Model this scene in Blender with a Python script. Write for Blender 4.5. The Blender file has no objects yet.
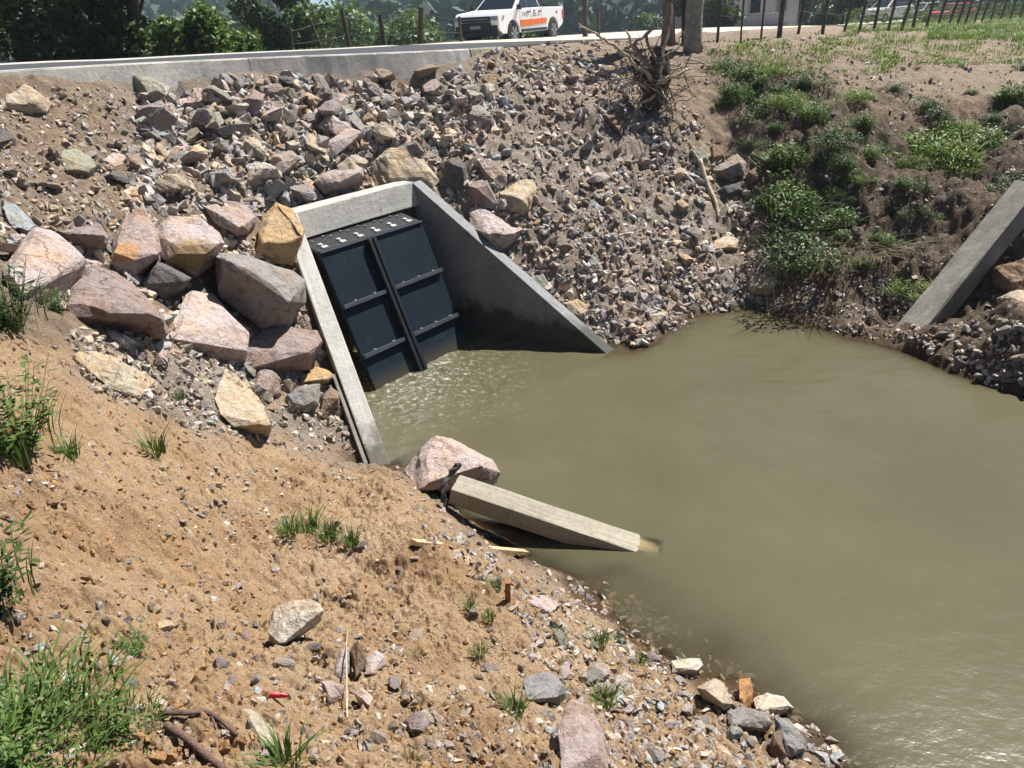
import bpy, bmesh, math, random
import numpy as np
from mathutils import Vector, Matrix
random.seed(7)
RNG = np.random.default_rng(11)
SC = bpy.context.scene
COL = SC.collection

# ------------------------------------------------------------------ camera, light, exposure
FOC = 769.0; EYE = 3.5
RHO = math.radians(3.0); PIT = math.atan(371.5 / 769)
FW = np.array([0, math.cos(PIT), -math.sin(PIT)])
R0 = np.array([1.0, 0, 0]); U0 = np.array([0, math.sin(PIT), math.cos(PIT)])
EYEP = np.array([0, 0, EYE])
RT = R0 * math.cos(RHO) - U0 * math.sin(RHO)
UP = R0 * math.sin(RHO) + U0 * math.cos(RHO)

cam_d = bpy.data.cameras.new('camera'); cam = bpy.data.objects.new('camera', cam_d); COL.objects.link(cam)
cam_d.sensor_width = 36.0; cam_d.lens = FOC / 1024 * 36
cam_d.clip_start = 0.05; cam_d.clip_end = 5000
cam.matrix_world = Matrix(((RT[0], UP[0], -FW[0], 0), (RT[1], UP[1], -FW[1], 0), (RT[2], UP[2], -FW[2], EYE), (0, 0, 0, 1)))
SC.camera = cam

SUN_AZ = math.radians(48); SUN_EL = math.radians(57)
world = bpy.data.worlds.new('World'); SC.world = world; world.use_nodes = True
wn = world.node_tree.nodes; wl = world.node_tree.links
sky = wn.new('ShaderNodeTexSky'); sky.sky_type = 'NISHITA'; sky.sun_disc = False
sky.sun_elevation = SUN_EL; sky.sun_rotation = SUN_AZ
sky.air_density = .45; sky.dust_density = .3; sky.altitude = 300
wl.new(sky.outputs[0], wn['Background'].inputs[0]); wn['Background'].inputs[1].default_value = 0.05
sun_d = bpy.data.lights.new('sun', 'SUN'); sun_d.energy = 5.0; sun_d.angle = math.radians(0.5); sun_d.color = (1, .965, .91)
sun = bpy.data.objects.new('sun', sun_d); COL.objects.link(sun)
SDIR = Vector((math.sin(SUN_AZ) * math.cos(SUN_EL), math.cos(SUN_AZ) * math.cos(SUN_EL), math.sin(SUN_EL)))
sun.rotation_euler = SDIR.to_track_quat('Z', 'Y').to_euler(); sun.location = (20, 20, 40)
SC.view_settings.view_transform = 'Standard'; SC.view_settings.look = 'None'
SC.view_settings.exposure = 1.2; SC.view_settings.gamma = 1
SC.render.engine = 'CYCLES'
SC.cycles.use_denoising = True
SC.cycles.max_bounces = 6; SC.cycles.diffuse_bounces = 1; SC.cycles.glossy_bounces = 3
SC.cycles.transparent_max_bounces = 12

# ------------------------------------------------------------------ pixel <-> world helpers
def ray(px, py):
    a = np.asarray(px, float) - 512; b = 384 - np.asarray(py, float)
    return FOC * FW + a[..., None] * RT + b[..., None] * UP
def atz(px, py, z):
    r = ray(px, py); return EYEP + r * ((z - EYE) / r[..., 2])[..., None]
def aty(px, py, y):
    r = ray(px, py); return EYEP + r * (np.asarray(y) / r[..., 1])[..., None]
def proj(P):
    d = np.asarray(P) - EYEP; zc = d @ FW; zs = np.where(zc > .05, zc, np.nan)
    return 512 + (d @ RT) / zs * FOC, 384 - (d @ UP) / zs * FOC

# ------------------------------------------------------------------ noise
def _hash(ix, iy, s):
    h = (ix.astype(np.int64) * 374761393 + iy.astype(np.int64) * 668265263 + s * 1274126177) & 0xffffffff
    h = ((h ^ (h >> 13)) * 1274126177) & 0xffffffff
    h = (h ^ (h >> 16)) & 0xffffffff
    return h / 4294967295.0
def vnoise(x, y, s=0):
    ix = np.floor(x); iy = np.floor(y); fx = x - ix; fy = y - iy
    fx = fx * fx * fx * (fx * (fx * 6 - 15) + 10); fy = fy * fy * fy * (fy * (fy * 6 - 15) + 10)
    a = _hash(ix, iy, s); b = _hash(ix + 1, iy, s); c = _hash(ix, iy + 1, s); d = _hash(ix + 1, iy + 1, s)
    return (a + (b - a) * fx) * (1 - fy) + (c + (d - c) * fx) * fy - .5
def fbm(x, y, s=0, o=4, g=.5):
    t = 0; a = 1
    for k in range(o):
        c, sn = math.cos(k * 1.1), math.sin(k * 1.1)
        t = t + a * vnoise((x * c - y * sn) * 2 ** k + 13.7 * k, (x * sn + y * c) * 2 ** k - 7.1 * k, s + k); a *= g
    return t
def sstep(a, b, x):
    t = np.clip((x - a) / (b - a), 0, 1); return t * t * (3 - 2 * t)
def in_poly(px, py, poly):
    px = np.asarray(px); py = np.asarray(py); r = np.zeros(px.shape, bool); n = len(poly)
    for i in range(n):
        x1, y1 = poly[i]; x2, y2 = poly[(i + 1) % n]
        c = ((y1 > py) != (y2 > py)) & (px < (x2 - x1) * (py - y1) / (y2 - y1 + 1e-9) + x1); r ^= c
    return r
def poly_dist(px, py, poly, closed=True):
    d = np.full(np.shape(px), 1e9); n = len(poly)
    for i in range(n if closed else n - 1):
        x1, y1 = poly[i][:2]; x2, y2 = poly[(i + 1) % n][:2]
        dx, dy = x2 - x1, y2 - y1
        t = np.clip(((px - x1) * dx + (py - y1) * dy) / (dx * dx + dy * dy), 0, 1)
        d = np.minimum(d, np.hypot(px - x1 - t * dx, py - y1 - t * dy))
    return d
def soft_poly(px, py, poly, w):
    d = poly_dist(px, py, poly); s = np.where(in_poly(px, py, poly), d, -d)
    return np.nan_to_num(sstep(-w, w, s))

# ------------------------------------------------------------------ object helpers
def link(o, parent=None):
    COL.objects.link(o)
    if parent: o.parent = parent
    return o
def tag(o, label=None, cat=None, group=None, kind=None):
    if label: o['label'] = label
    if cat: o['category'] = cat
    if group: o['group'] = group
    if kind: o['kind'] = kind
    return o
def empty(name, loc, rz=0, label=None, cat=None, group=None):
    o = bpy.data.objects.new(name, None); o.empty_display_size = .1
    o.location = loc; o.rotation_euler = (0, 0, rz); link(o); return tag(o, label, cat, group)
def np_mesh(name, V, F, mat=None, smooth=False, colors=None):
    V = np.ascontiguousarray(V, np.float32); F = np.ascontiguousarray(F, np.int32)
    me = bpy.data.meshes.new(name); k = F.shape[1]; n = len(F)
    me.vertices.add(len(V)); me.vertices.foreach_set('co', V.ravel())
    me.loops.add(n * k); me.loops.foreach_set('vertex_index', F.ravel())
    me.polygons.add(n); me.polygons.foreach_set('loop_start', np.arange(n, dtype=np.int32) * k)
    try: me.polygons.foreach_set('loop_total', np.full(n, k, np.int32))
    except Exception: pass
    me.polygons.foreach_set('use_smooth', np.full(n, smooth, bool))
    if colors:
        for nm, arr in colors.items():
            at = me.color_attributes.new(nm, 'FLOAT_COLOR', 'POINT')
            a4 = np.ones((len(V), 4), np.float32); a4[:, :arr.shape[1]] = arr
            at.data.foreach_set('color', a4.ravel())
    me.update(calc_edges=True); me.validate()
    if mat: me.materials.append(mat)
    return me
class MB:
    """gathers simple shapes into one mesh"""
    def __init__(s): s.v = []; s.f = []
    def add(s, vs, fs):
        b = len(s.v); s.v += [tuple(v) for v in vs]; s.f += [tuple(b + i for i in f) for f in fs]; return s
    def box(s, x0, x1, y0, y1, z0, z1):
        v = [(x, y, z) for x in (x0, x1) for y in (y0, y1) for z in (z0, z1)]
        return s.add(v, [(0, 1, 3, 2), (4, 6, 7, 5), (0, 4, 5, 1), (2, 3, 7, 6), (0, 2, 6, 4), (1, 5, 7, 3)])
    def bar(s, a, b, w, h, up=(0, 0, 1)):
        """box from a to b, width w sideways, h along up, a-b runs through the middle of the section"""
        a, b = Vector(a), Vector(b); d = (b - a).normalized(); sd = d.cross(Vector(up)).normalized(); u = sd.cross(d)
        v = [p + sd * i * w / 2 + u * j * h / 2 for p in (a, b) for i in (-1, 1) for j in (-1, 1)]
        return s.add(v, [(0, 1, 3, 2), (4, 6, 7, 5), (0, 4, 5, 1), (2, 3, 7, 6), (0, 2, 6, 4), (1, 5, 7, 3)])
    def hexa(s, p):
        """eight corners: four of the bottom, four of the top, same order"""
        return s.add(p, [(3, 2, 1, 0), (4, 5, 6, 7), (0, 1, 5, 4), (1, 2, 6, 5), (2, 3, 7, 6), (3, 0, 4, 7)])
    def prism(s, prof, y0, y1):
        n = len(prof)
        v = [(x, y0, z) for x, z in prof] + [(x, y1, z) for x, z in prof]
        return s.add(v, [tuple(range(n - 1, -1, -1)), tuple(range(n, 2 * n))] + [(i, (i + 1) % n, n + (i + 1) % n, n + i) for i in range(n)])
    def cyl(s, a, b, r, n=16, r2=None):
        a, b = Vector(a), Vector(b); d = (b - a).normalized(); q = d.orthogonal().normalized(); w = d.cross(q); r2 = r if r2 is None else r2
        v = [a + (q * math.cos(t) + w * math.sin(t)) * r for t in np.linspace(0, 2 * math.pi, n, endpoint=False)]
        v += [b + (q * math.cos(t) + w * math.sin(t)) * r2 for t in np.linspace(0, 2 * math.pi, n, endpoint=False)]
        return s.add(v, [tuple(range(n - 1, -1, -1)), tuple(range(n, 2 * n))] + [(i, (i + 1) % n, n + (i + 1) % n, n + i) for i in range(n)])
    def tube(s, pts, rad, n=7):
        pts = [Vector(p) for p in pts]; rings = []; q = None
        for i, p in enumerate(pts):
            d = (pts[min(i + 1, len(pts) - 1)] - pts[max(i - 1, 0)]).normalized()
            q = d.orthogonal().normalized() if q is None else (q - d * q.dot(d)).normalized()
            w = d.cross(q); r = rad[i] if hasattr(rad, '__len__') else rad
            rings.append([p + (q * math.cos(t) + w * math.sin(t)) * r for t in np.linspace(0, 2 * math.pi, n, endpoint=False)])
        v = [x for r in rings for x in r]; f = [tuple(range(n - 1, -1, -1)), tuple(range(len(v) - n, len(v)))]
        for i in range(len(pts) - 1):
            f += [(i * n + k, i * n + (k + 1) % n, (i + 1) * n + (k + 1) % n, (i + 1) * n + k) for k in range(n)]
        return s.add(v, f)
    def build(s, name, mat, parent=None, smooth=False, bevel=0, noise=0, cuts=0):
        me = bpy.data.meshes.new(name); me.from_pydata(s.v, [], s.f); me.materials.append(mat)
        bm = bmesh.new(); bm.from_mesh(me); bmesh.ops.recalc_face_normals(bm, faces=bm.faces)
        if bevel: bmesh.ops.bevel(bm, geom=[e for e in bm.edges if e.calc_face_angle(0) > .5], offset=bevel, segments=2, profile=.6, affect='EDGES', clamp_overlap=True)
        if cuts:
            for _ in range(cuts): bmesh.ops.subdivide_edges(bm, edges=[e for e in bm.edges if e.calc_length() > noise * 5], cuts=1, use_grid_fill=True)
        if noise:
            for v in bm.verts: v.co += v.normal * noise * (random.random() - .5)
        bm.to_mesh(me); bm.free()
        if smooth: me.polygons.foreach_set('use_smooth', [True] * len(me.polygons))
        return link(bpy.data.objects.new(name, me), parent)

# ------------------------------------------------------------------ materials
def new_mat(name):
    m = bpy.data.materials.new(name); m.use_nodes = True; return m, m.node_tree.nodes, m.node_tree.links, m.node_tree.nodes['Principled BSDF']
def node(N, t, **k):
    n = N.new(t)
    for a, b in k.items():
        if a in n.inputs.keys() if hasattr(n.inputs, 'keys') else False: n.inputs[a].default_value = b
        else: setattr(n, a, b)
    return n
def mixc(N, L, fac, a, b, mode='MIX'):
    m = N.new('ShaderNodeMix'); m.data_type = 'RGBA'; m.blend_type = mode
    for sock, v in ((m.inputs[0], fac), (m.inputs[6], a), (m.inputs[7], b)):
        if hasattr(v, 'is_output') or isinstance(v, bpy.types.NodeSocket): L.new(v, sock)
        elif isinstance(v, (int, float)): sock.default_value = v
        else: sock.default_value = (*v, 1) if len(v) == 3 else v
    return m.outputs[2]
def noise_tex(N, L, vec, scale, detail=5, rough=.6, lo=None, hi=None):
    n = N.new('ShaderNodeTexNoise'); n.inputs['Scale'].default_value = scale; n.inputs['Detail'].default_value = detail; n.inputs['Roughness'].default_value = rough
    L.new(vec, n.inputs['Vector']); out = n.outputs['Fac']
    if lo is not None:
        r = N.new('ShaderNodeMapRange'); r.inputs[1].default_value = lo; r.inputs[2].default_value = hi; r.clamp = True
        L.new(out, r.inputs[0]); out = r.outputs[0]
    return out
def add_bump(N, L, P, h, strength, dist, prev=None):
    b = N.new('ShaderNodeBump'); b.inputs['Strength'].default_value = strength; b.inputs['Distance'].default_value = dist
    L.new(h, b.inputs['Height'])
    if prev is not None: L.new(prev, b.inputs['Normal'])
    L.new(b.outputs[0], P.inputs['Normal']); return b.outputs[0]
def simple(name, col, rough=.7, metal=0, var=.25, scale=8, bump=.0, spec=.5, bscale=60):
    m, N, L, P = new_mat(name); P.inputs['Roughness'].default_value = rough; P.inputs['Metallic'].default_value = metal
    P.inputs['Specular IOR Level'].default_value = spec
    tc = N.new('ShaderNodeTexCoord').outputs['Object']
    f = noise_tex(N, L, tc, scale, 6, .65, .3, .7)
    L.new(mixc(N, L, f, [c * (1 - var) for c in col], [min(1, c * (1 + var)) for c in col]), P.inputs['Base Color'])
    if bump: add_bump(N, L, P, noise_tex(N, L, tc, bscale, 5, .7), bump, .02)
    return m

def rock_material(name, per_object, spot=None):
    m, N, L, P = new_mat(name); P.inputs['Roughness'].default_value = .85; P.inputs['Specular IOR Level'].default_value = .3
    tc = N.new('ShaderNodeTexCoord').outputs['Object']
    if per_object:
        oi = N.new('ShaderNodeObjectInfo'); tint = oi.outputs['Color']
        ad = N.new('ShaderNodeVectorMath'); ad.operation = 'MULTIPLY_ADD'; L.new(oi.outputs['Random'], ad.inputs[0]); ad.inputs[1].default_value = (17, 31, 23); L.new(tc, ad.inputs[2]); tc = ad.outputs[0]
    else:
        at = N.new('ShaderNodeVertexColor'); at.layer_name = 'tint'; tint = at.outputs['Color']
    big = noise_tex(N, L, tc, 3.5, 4, .6, .42, .68)
    fine = noise_tex(N, L, tc, 55, 6, .75, .3, .72)
    streak = noise_tex(N, L, tc, 14, 7, .7, .5, .62)
    c = mixc(N, L, .55, tint, mixc(N, L, big, (.8, .78, .8), (1.15, 1.0, .82)), 'MULTIPLY') if False else tint
    warm = mixc(N, L, 1.0, tint, (1.12, .92, .70), 'MULTIPLY')
    c = mixc(N, L, big, tint, warm)
    dark = mixc(N, L, 1.0, c, (.68, .68, .70), 'MULTIPLY')
    c = mixc(N, L, streak, c, dark)
    spk = mixc(N, L, fine, (.62, .62, .62), (1.3, 1.28, 1.25))
    c = mixc(N, L, .8, c, spk, 'MULTIPLY'); spk_ = spk
    if spot is not None:
        (sp, sr, sc) = spot; dv = N.new('ShaderNodeVectorMath'); dv.operation = 'DISTANCE'; oc = N.new('ShaderNodeTexCoord').outputs['Object']; L.new(oc, dv.inputs[0]); dv.inputs[1].default_value = sp
        ws = N.new('ShaderNodeMath'); ws.operation = 'MULTIPLY_ADD'; L.new(noise_tex(N, L, oc, 9, 5, .6), ws.inputs[0]); ws.inputs[1].default_value = sr * .9; L.new(dv.outputs['Value'], ws.inputs[2])
        mr = N.new('ShaderNodeMapRange'); mr.inputs[1].default_value = sr * 1.55; mr.inputs[2].default_value = sr * 1.2; L.new(ws.outputs[0], mr.inputs[0]); c = mixc(N, L, mr.outputs[0], c, mixc(N, L, 1.0, spk_, sc, 'MULTIPLY'))
    wv = N.new('ShaderNodeTexNoise'); wv.inputs['Scale'].default_value = 6; wv.inputs['Detail'].default_value = 4; L.new(tc, wv.inputs['Vector'])
    wa = N.new('ShaderNodeVectorMath'); wa.operation = 'MULTIPLY_ADD'; L.new(wv.outputs['Color'], wa.inputs[0]); wa.inputs[1].default_value = (.25, .25, .25); L.new(tc, wa.inputs[2])
    vo = N.new('ShaderNodeTexVoronoi'); vo.feature = 'DISTANCE_TO_EDGE'; vo.inputs['Scale'].default_value = 3.2; L.new(wa.outputs[0], vo.inputs['Vector'])
    cr = N.new('ShaderNodeMapRange'); cr.inputs[1].default_value = .0; cr.inputs[2].default_value = .028; cr.inputs[3].default_value = 1; cr.inputs[4].default_value = 0; L.new(vo.outputs['Distance'], cr.inputs[0])
    cm = N.new('ShaderNodeMath'); cm.operation = 'MULTIPLY'; L.new(cr.outputs[0], cm.inputs[0]); L.new(noise_tex(N, L, tc, 2.3, 2, .5, .48, .6), cm.inputs[1])
    c = mixc(N, L, cm.outputs[0], c, mixc(N, L, 1.0, c, (.35, .32, .30), 'MULTIPLY'))
    c = mixc(N, L, noise_tex(N, L, tc, 5, 8, .75, .56, .70), c, (.30, .215, .14))
    L.new(c, P.inputs['Base Color'])
    bc = add_bump(N, L, P, cm.outputs[0], -.6, .03)
    b1 = add_bump(N, L, P, noise_tex(N, L, tc, 11, 8, .68), 1.0, .06, bc)
    add_bump(N, L, P, noise_tex(N, L, tc, 70, 5, .7), .6, .008, b1)
    return m
M = {}
M['rock'] = rock_material('rock', True)
M['rubble'] = rock_material('rubble', False)

def ground_material():
    m, N, L, P = new_mat('soil'); P.inputs['Roughness'].default_value = .95; P.inputs['Specular IOR Level'].default_value = .15
    tc = N.new('ShaderNodeTexCoord').outputs['Object']
    a1 = N.new('ShaderNodeVertexColor'); a1.layer_name = 'zone'; s = N.new('ShaderNodeSeparateColor'); L.new(a1.outputs[0], s.inputs[0])
    wet = a1.outputs['Alpha']
    n_big = noise_tex(N, L, tc, 1.6, 5, .6, .35, .65); n_mid = noise_tex(N, L, tc, 9, 7, .7, .3, .7); n_fine = noise_tex(N, L, tc, 75, 6, .8, .3, .7)
    brown = mixc(N, L, n_mid, (.17, .12, .082), (.34, .26, .185))
    orange = mixc(N, L, n_mid, (.275, .162, .080), (.485, .325, .185))
    orange = mixc(N, L, n_big, orange, (.47, .335, .21))
    orange = mixc(N, L, noise_tex(N, L, tc, 1.1, 7, .7, .52, .68), orange, (.21, .115, .052))
    grav = mixc(N, L, n_fine, (.21, .175, .145), (.40, .34, .285))
    dark = mixc(N, L, n_mid, (.062, .047, .034), (.175, .13, .093))
    c = mixc(N, L, s.outputs[0], brown, orange); c = mixc(N, L, s.outputs[1], c, grav); c = mixc(N, L, s.outputs[2], c, dark)
    # small stones and clods
    vo = N.new('ShaderNodeTexVoronoi'); vo.inputs['Scale'].default_value = 42; L.new(tc, vo.inputs['Vector'])
    vr = N.new('ShaderNodeMapRange'); vr.inputs[1].default_value = .12; vr.inputs[2].default_value = .3; vr.inputs[3].default_value = 1; vr.inputs[4].default_value = 0; L.new(vo.outputs['Distance'], vr.inputs[0])
    sel = N.new('ShaderNodeSeparateColor'); L.new(vo.outputs['Color'], sel.inputs[0])
    gt = N.new('ShaderNodeMath'); gt.operation = 'GREATER_THAN'; gt.inputs[1].default_value = .72; L.new(sel.outputs[0], gt.inputs[0])
    mu = N.new('ShaderNodeMath'); mu.operation = 'MULTIPLY'; L.new(gt.outputs[0], mu.inputs[0]); L.new(vr.outputs[0], mu.inputs[1])
    stone = mixc(N, L, sel.outputs[1], (.22, .18, .15), (.55, .46, .38))
    c = mixc(N, L, mu.outputs[0], c, stone)
    c = mixc(N, L, .7, c, mixc(N, L, n_fine, (.62, .60, .58), (1.3, 1.3, 1.3)), 'MULTIPLY')
    c = mixc(N, L, wet, c, mixc(N, L, 1.0, c, (.42, .38, .33), 'MULTIPLY'))
    L.new(c, P.inputs['Base Color'])
    b = add_bump(N, L, P, noise_tex(N, L, tc, 6, 10, .72), 1.0, .10)
    b = add_bump(N, L, P, noise_tex(N, L, tc, 38, 6, .75), .9, .025, b)
    add_bump(N, L, P, mu.outputs[0], .6, .012, b)
    return m
M['soil'] = ground_material()

def concrete(name, col, stain=.5, scale=1.0, tide_shade=None):
    m, N, L, P = new_mat(name); P.inputs['Roughness'].default_value = .85; P.inputs['Specular IOR Level'].default_value = .3
    tc = N.new('ShaderNodeTexCoord').outputs['Object']
    f = noise_tex(N, L, tc, 2.2 * scale, 8, .7, .35, .7); f2 = noise_tex(N, L, tc, 25 * scale, 6, .75, .35, .65); f3 = noise_tex(N, L, tc, 9 * scale, 4, .6, .6, .72)
    c = mixc(N, L, f, col, [x * (1 - stain * .6) for x in col]); c = mixc(N, L, .6, c, mixc(N, L, f2, (.75, .75, .74), (1.15, 1.14, 1.12)), 'MULTIPLY')
    c = mixc(N, L, f3, c, mixc(N, L, 1.0, c, (.7, .66, .6), 'MULTIPLY'))
    if tide_shade is not None:  # waterline band; also paints the shade at the wing wall's foot
        sx = N.new('ShaderNodeSeparateXYZ'); L.new(tc, sx.inputs[0]); ad = N.new('ShaderNodeMath'); ad.operation = 'MULTIPLY_ADD'; L.new(f, ad.inputs[0]); ad.inputs[1].default_value = -.22; L.new(sx.outputs[2], ad.inputs[2])
        mr = N.new('ShaderNodeMapRange'); mr.inputs[1].default_value = tide_shade; mr.inputs[2].default_value = tide_shade - .18; L.new(ad.outputs[0], mr.inputs[0]); c = mixc(N, L, mr.outputs[0], c, mixc(N, L, 1.0, c, (.30, .29, .25), 'MULTIPLY'))
    # pour joints and bug holes
    vo = N.new('ShaderNodeTexVoronoi'); vo.inputs['Scale'].default_value = 26 * scale; L.new(tc, vo.inputs['Vector']); vr = N.new('ShaderNodeMapRange'); vr.inputs[1].default_value = .10; vr.inputs[2].default_value = .16; vr.inputs[3].default_value = 1; vr.inputs[4].default_value = 0; L.new(vo.outputs['Distance'], vr.inputs[0])
    c = mixc(N, L, vr.outputs[0], c, mixc(N, L, 1.0, c, (.45, .43, .4), 'MULTIPLY'))
    L.new(c, P.inputs['Base Color'])
    b = add_bump(N, L, P, f2, .35, .008); add_bump(N, L, P, noise_tex(N, L, tc, 140, 3, .6), .35, .003, b)
    return m
M['concrete'] = concrete('cast_concrete', (.44, .43, .395), .5, 1.0, .16)
M['concrete_wing_shaded'] = concrete('shaded_wing_concrete', (.23, .235, .24), .45, 1.0, .30)  # same concrete as the other wing, darkened to carry this wall's shade
M['concrete_old'] = concrete('old_concrete', (.27, .255, .22), 1.0)
M['concrete_beam'] = concrete('beam_concrete', (.30, .275, .215), .6)
M['kerb'] = concrete('kerb_concrete', (.46, .44, .405), .75)
M['kerb_old'] = concrete('kerb_old_concrete', (.27, .26, .21), .5)
M['asphalt'] = simple('asphalt', (.062, .063, .068), .95, 0, .2, 30, .3, .08)
M['gravel_road'] = simple('pale_road', (.42, .37, .30), .95, 0, .2, 4, .3)
def gate_material():
    m, N, L, P = new_mat('gate_polymer'); P.inputs['Roughness'].default_value = .55; P.inputs['Specular IOR Level'].default_value = .13
    tc = N.new('ShaderNodeTexCoord').outputs['Object']; mp = N.new('ShaderNodeMapping'); mp.inputs['Scale'].default_value = (9, 9, 1.2); L.new(tc, mp.inputs['Vector'])
    st = noise_tex(N, L, mp.outputs[0], 3, 6, .7, .56, .74); sp = noise_tex(N, L, tc, 14, 6, .75, .62, .72)
    c = mixc(N, L, noise_tex(N, L, tc, 3, 4, .6, .3, .7), (.006, .012, .019), (.009, .017, .026))
    c = mixc(N, L, st, c, (.020, .024, .028)); c = mixc(N, L, sp, c, (.06, .055, .047))
    sx = N.new('ShaderNodeSeparateXYZ'); L.new(tc, sx.inputs[0]); mr = N.new('ShaderNodeMapRange'); mr.inputs[1].default_value = -1.36; mr.inputs[2].default_value = -1.55; L.new(sx.outputs[2], mr.inputs[0])
    c = mixc(N, L, mr.outputs[0], c, (.05, .045, .032))
    L.new(c, P.inputs['Base Color']); return m
M['gate'] = gate_material()
M['gate_rail'] = simple('gate_rail', (.035, .042, .05), .4, 0, .3, 12, .1)
M['gate_black'] = simple('gate_black', (.008, .009, .011), .4, 0, .3, 12, .1)
M['steel'] = simple('steel', (.36, .36, .35), .5, .6, .3, 30)
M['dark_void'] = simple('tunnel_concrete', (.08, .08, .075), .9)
M['bark'] = simple('weathered_bark', (.20, .165, .13), .95, 0, .5, 14, 1.0, .2, 30)
M['bark_dark'] = simple('dark_bark', (.075, .055, .042), .95, 0, .5, 14, 1.0, .2, 30)
M['bark_grey'] = simple('grey_bark', (.27, .24, .20), .95, 0, .4, 9, 1.0, .2, 25)
M['deadwood'] = simple('dead_wood', (.42, .34, .25), .9, 0, .35, 18, .7, .2, 40)
M['stick'] = simple('brown_stick', (.13, .085, .065), .9, 0, .35, 18, .7, .2, 60)
M['plank'] = simple('plank', (.47, .33, .19), .9, 0, .3, 12, .5, .2, 40)
M['post'] = simple('fence_post_wood', (.085, .07, .057), .95, 0, .4, 12, .7, .2, 30)
M['wire'] = simple('wire', (.25, .25, .25), .5, .8)
M['rag'] = simple('black_rag', (.02, .022, .022), .6, 0, .4, 20, .6)
M['rust'] = simple('rusty_iron', (.26, .10, .04), .85, 0, .4, 30, .5)
M['red'] = simple('red_plastic', (.50, .02, .035), .45, 0, .2, 20)
def leaf_mat(name, a, b, rough=.55, trans=.25):
    m, N, L, P = new_mat(name); P.inputs['Roughness'].default_value = rough; P.inputs['Specular IOR Level'].default_value = .35
    at = N.new('ShaderNodeVertexColor'); at.layer_name = 'tint'
    c = mixc(N, L, at.outputs[0], a, b); L.new(c, P.inputs['Base Color'])
    tr = N.new('ShaderNodeBsdfTranslucent'); L.new(mixc(N, L, 1., c, (1.2, 1.3, .6), 'MULTIPLY'), tr.inputs[0])
    mx = N.new('ShaderNodeMixShader'); mx.inputs[0].default_value = trans
    L.new(P.outputs[0], mx.inputs[1]); L.new(tr.outputs[0], mx.inputs[2]); L.new(mx.outputs[0], N['Material Output'].inputs[0])
    return m
M['leaf_dark'] = leaf_mat('dark_foliage', (.022, .045, .012), (.07, .115, .028))
M['leaf_mid'] = leaf_mat('green_foliage', (.035, .075, .016), (.12, .18, .04))
M['leaf_bright'] = leaf_mat('bright_foliage', (.06, .12, .02), (.19, .26, .05))
M['leaf_far'] = leaf_mat('far_foliage', (.022, .045, .030), (.055, .09, .055), .8, .1)
M['leaf_dry'] = leaf_mat('dry_grass', (.16, .12, .06), (.40, .32, .17))
M['leaf_thatch'] = leaf_mat('dead_thatch', (.055, .045, .022), (.17, .14, .07))
M['white_paint'] = simple('white_paint', (.80, .80, .80), .3, 0, .04, 3)
M['orange_paint'] = simple('orange_paint', (.75, .16, .03), .35, 0, .08, 3)
M['red_paint'] = simple('red_paint', (.45, .03, .03), .3, 0, .08, 3)
M['grey_paint'] = simple('grey_paint', (.30, .31, .33), .35, .3, .08, 3)
M['black_trim'] = simple('black_trim', (.016, .016, .018), .5, 0, .2, 5)
M['tyre'] = simple('tyre_rubber', (.022, .022, .022), .85, 0, .2, 20)
M['rim'] = simple('rim', (.10, .10, .105), .35, .6, .1, 5)
M['glass'] = simple('dark_glass', (.012, .017, .022), .06, 0, .1, 2, 0, .8)
M['lamp_glass'] = simple('lamp_glass', (.30, .32, .35), .12, .2, .1, 9)
M['decal_grey'] = simple('grey_decal', (.20, .22, .26), .5)
M['decal_red'] = simple('red_decal', (.55, .06, .04), .5)
M['house_wall'] = simple('house_wall', (.38, .36, .38), .9, 0, .08, 2)
M['roof'] = simple('roof_tiles', (.20, .11, .08), .9, 0, .2, 10)

# ------------------------------------------------------------------ road edge and terrain
EDGE = np.array([(-12, -.7, 3.30), (-8, 4.1, 3.27), (-4.72, 8, 3.22), (-3.03, 10, 3.15), (-.5, 12, 3.05), (1.9, 16.5, 2.92), (4.2, 21.5, 2.74), (7.0, 28, 2.55), (10.6, 36, 2.33), (17, 48, 1.95), (34, 73, 1.13), (60, 105, .3)])
def smooth_line(P, n):
    P = np.asarray(P, float); Q = [P[0]]; m = len(P)
    for i in range(m - 1):
        p0 = P[max(i - 1, 0)]; p1 = P[i]; p2 = P[i + 1]; p3 = P[min(i + 2, m - 1)]
        for t in np.linspace(0, 1, n + 1)[1:]:
            Q.append(.5 * (2 * p1 + (p2 - p0) * t + (2 * p0 - 5 * p1 + 4 * p2 - p3) * t * t + (3 * p1 - p0 - 3 * p2 + p3) * t ** 3))
    return np.array(Q)
NEAR = smooth_line(EDGE, 8)
tan = np.gradient(NEAR[:, :2], axis=0); tan /= np.linalg.norm(tan, axis=1)[:, None]
NRM = np.stack([-tan[:, 1], tan[:, 0]], 1)
ROADW = 5.4
_fc = [(-15, 2.5, 3.32), (-11, 7.5, 3.25)] + [tuple(aty(*q)) for q in ((0, 65, 12.5), (120, 60, 14), (230, 54, 16), (330, 49.5, 19), (400, 45.5, 22), (460, 41.5, 27), (520, 38, 33))] + [(12, 47, 2.2), (30, 76, 1.13), (56, 108, .3)]
FAR = smooth_line(_fc, 8)

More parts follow.
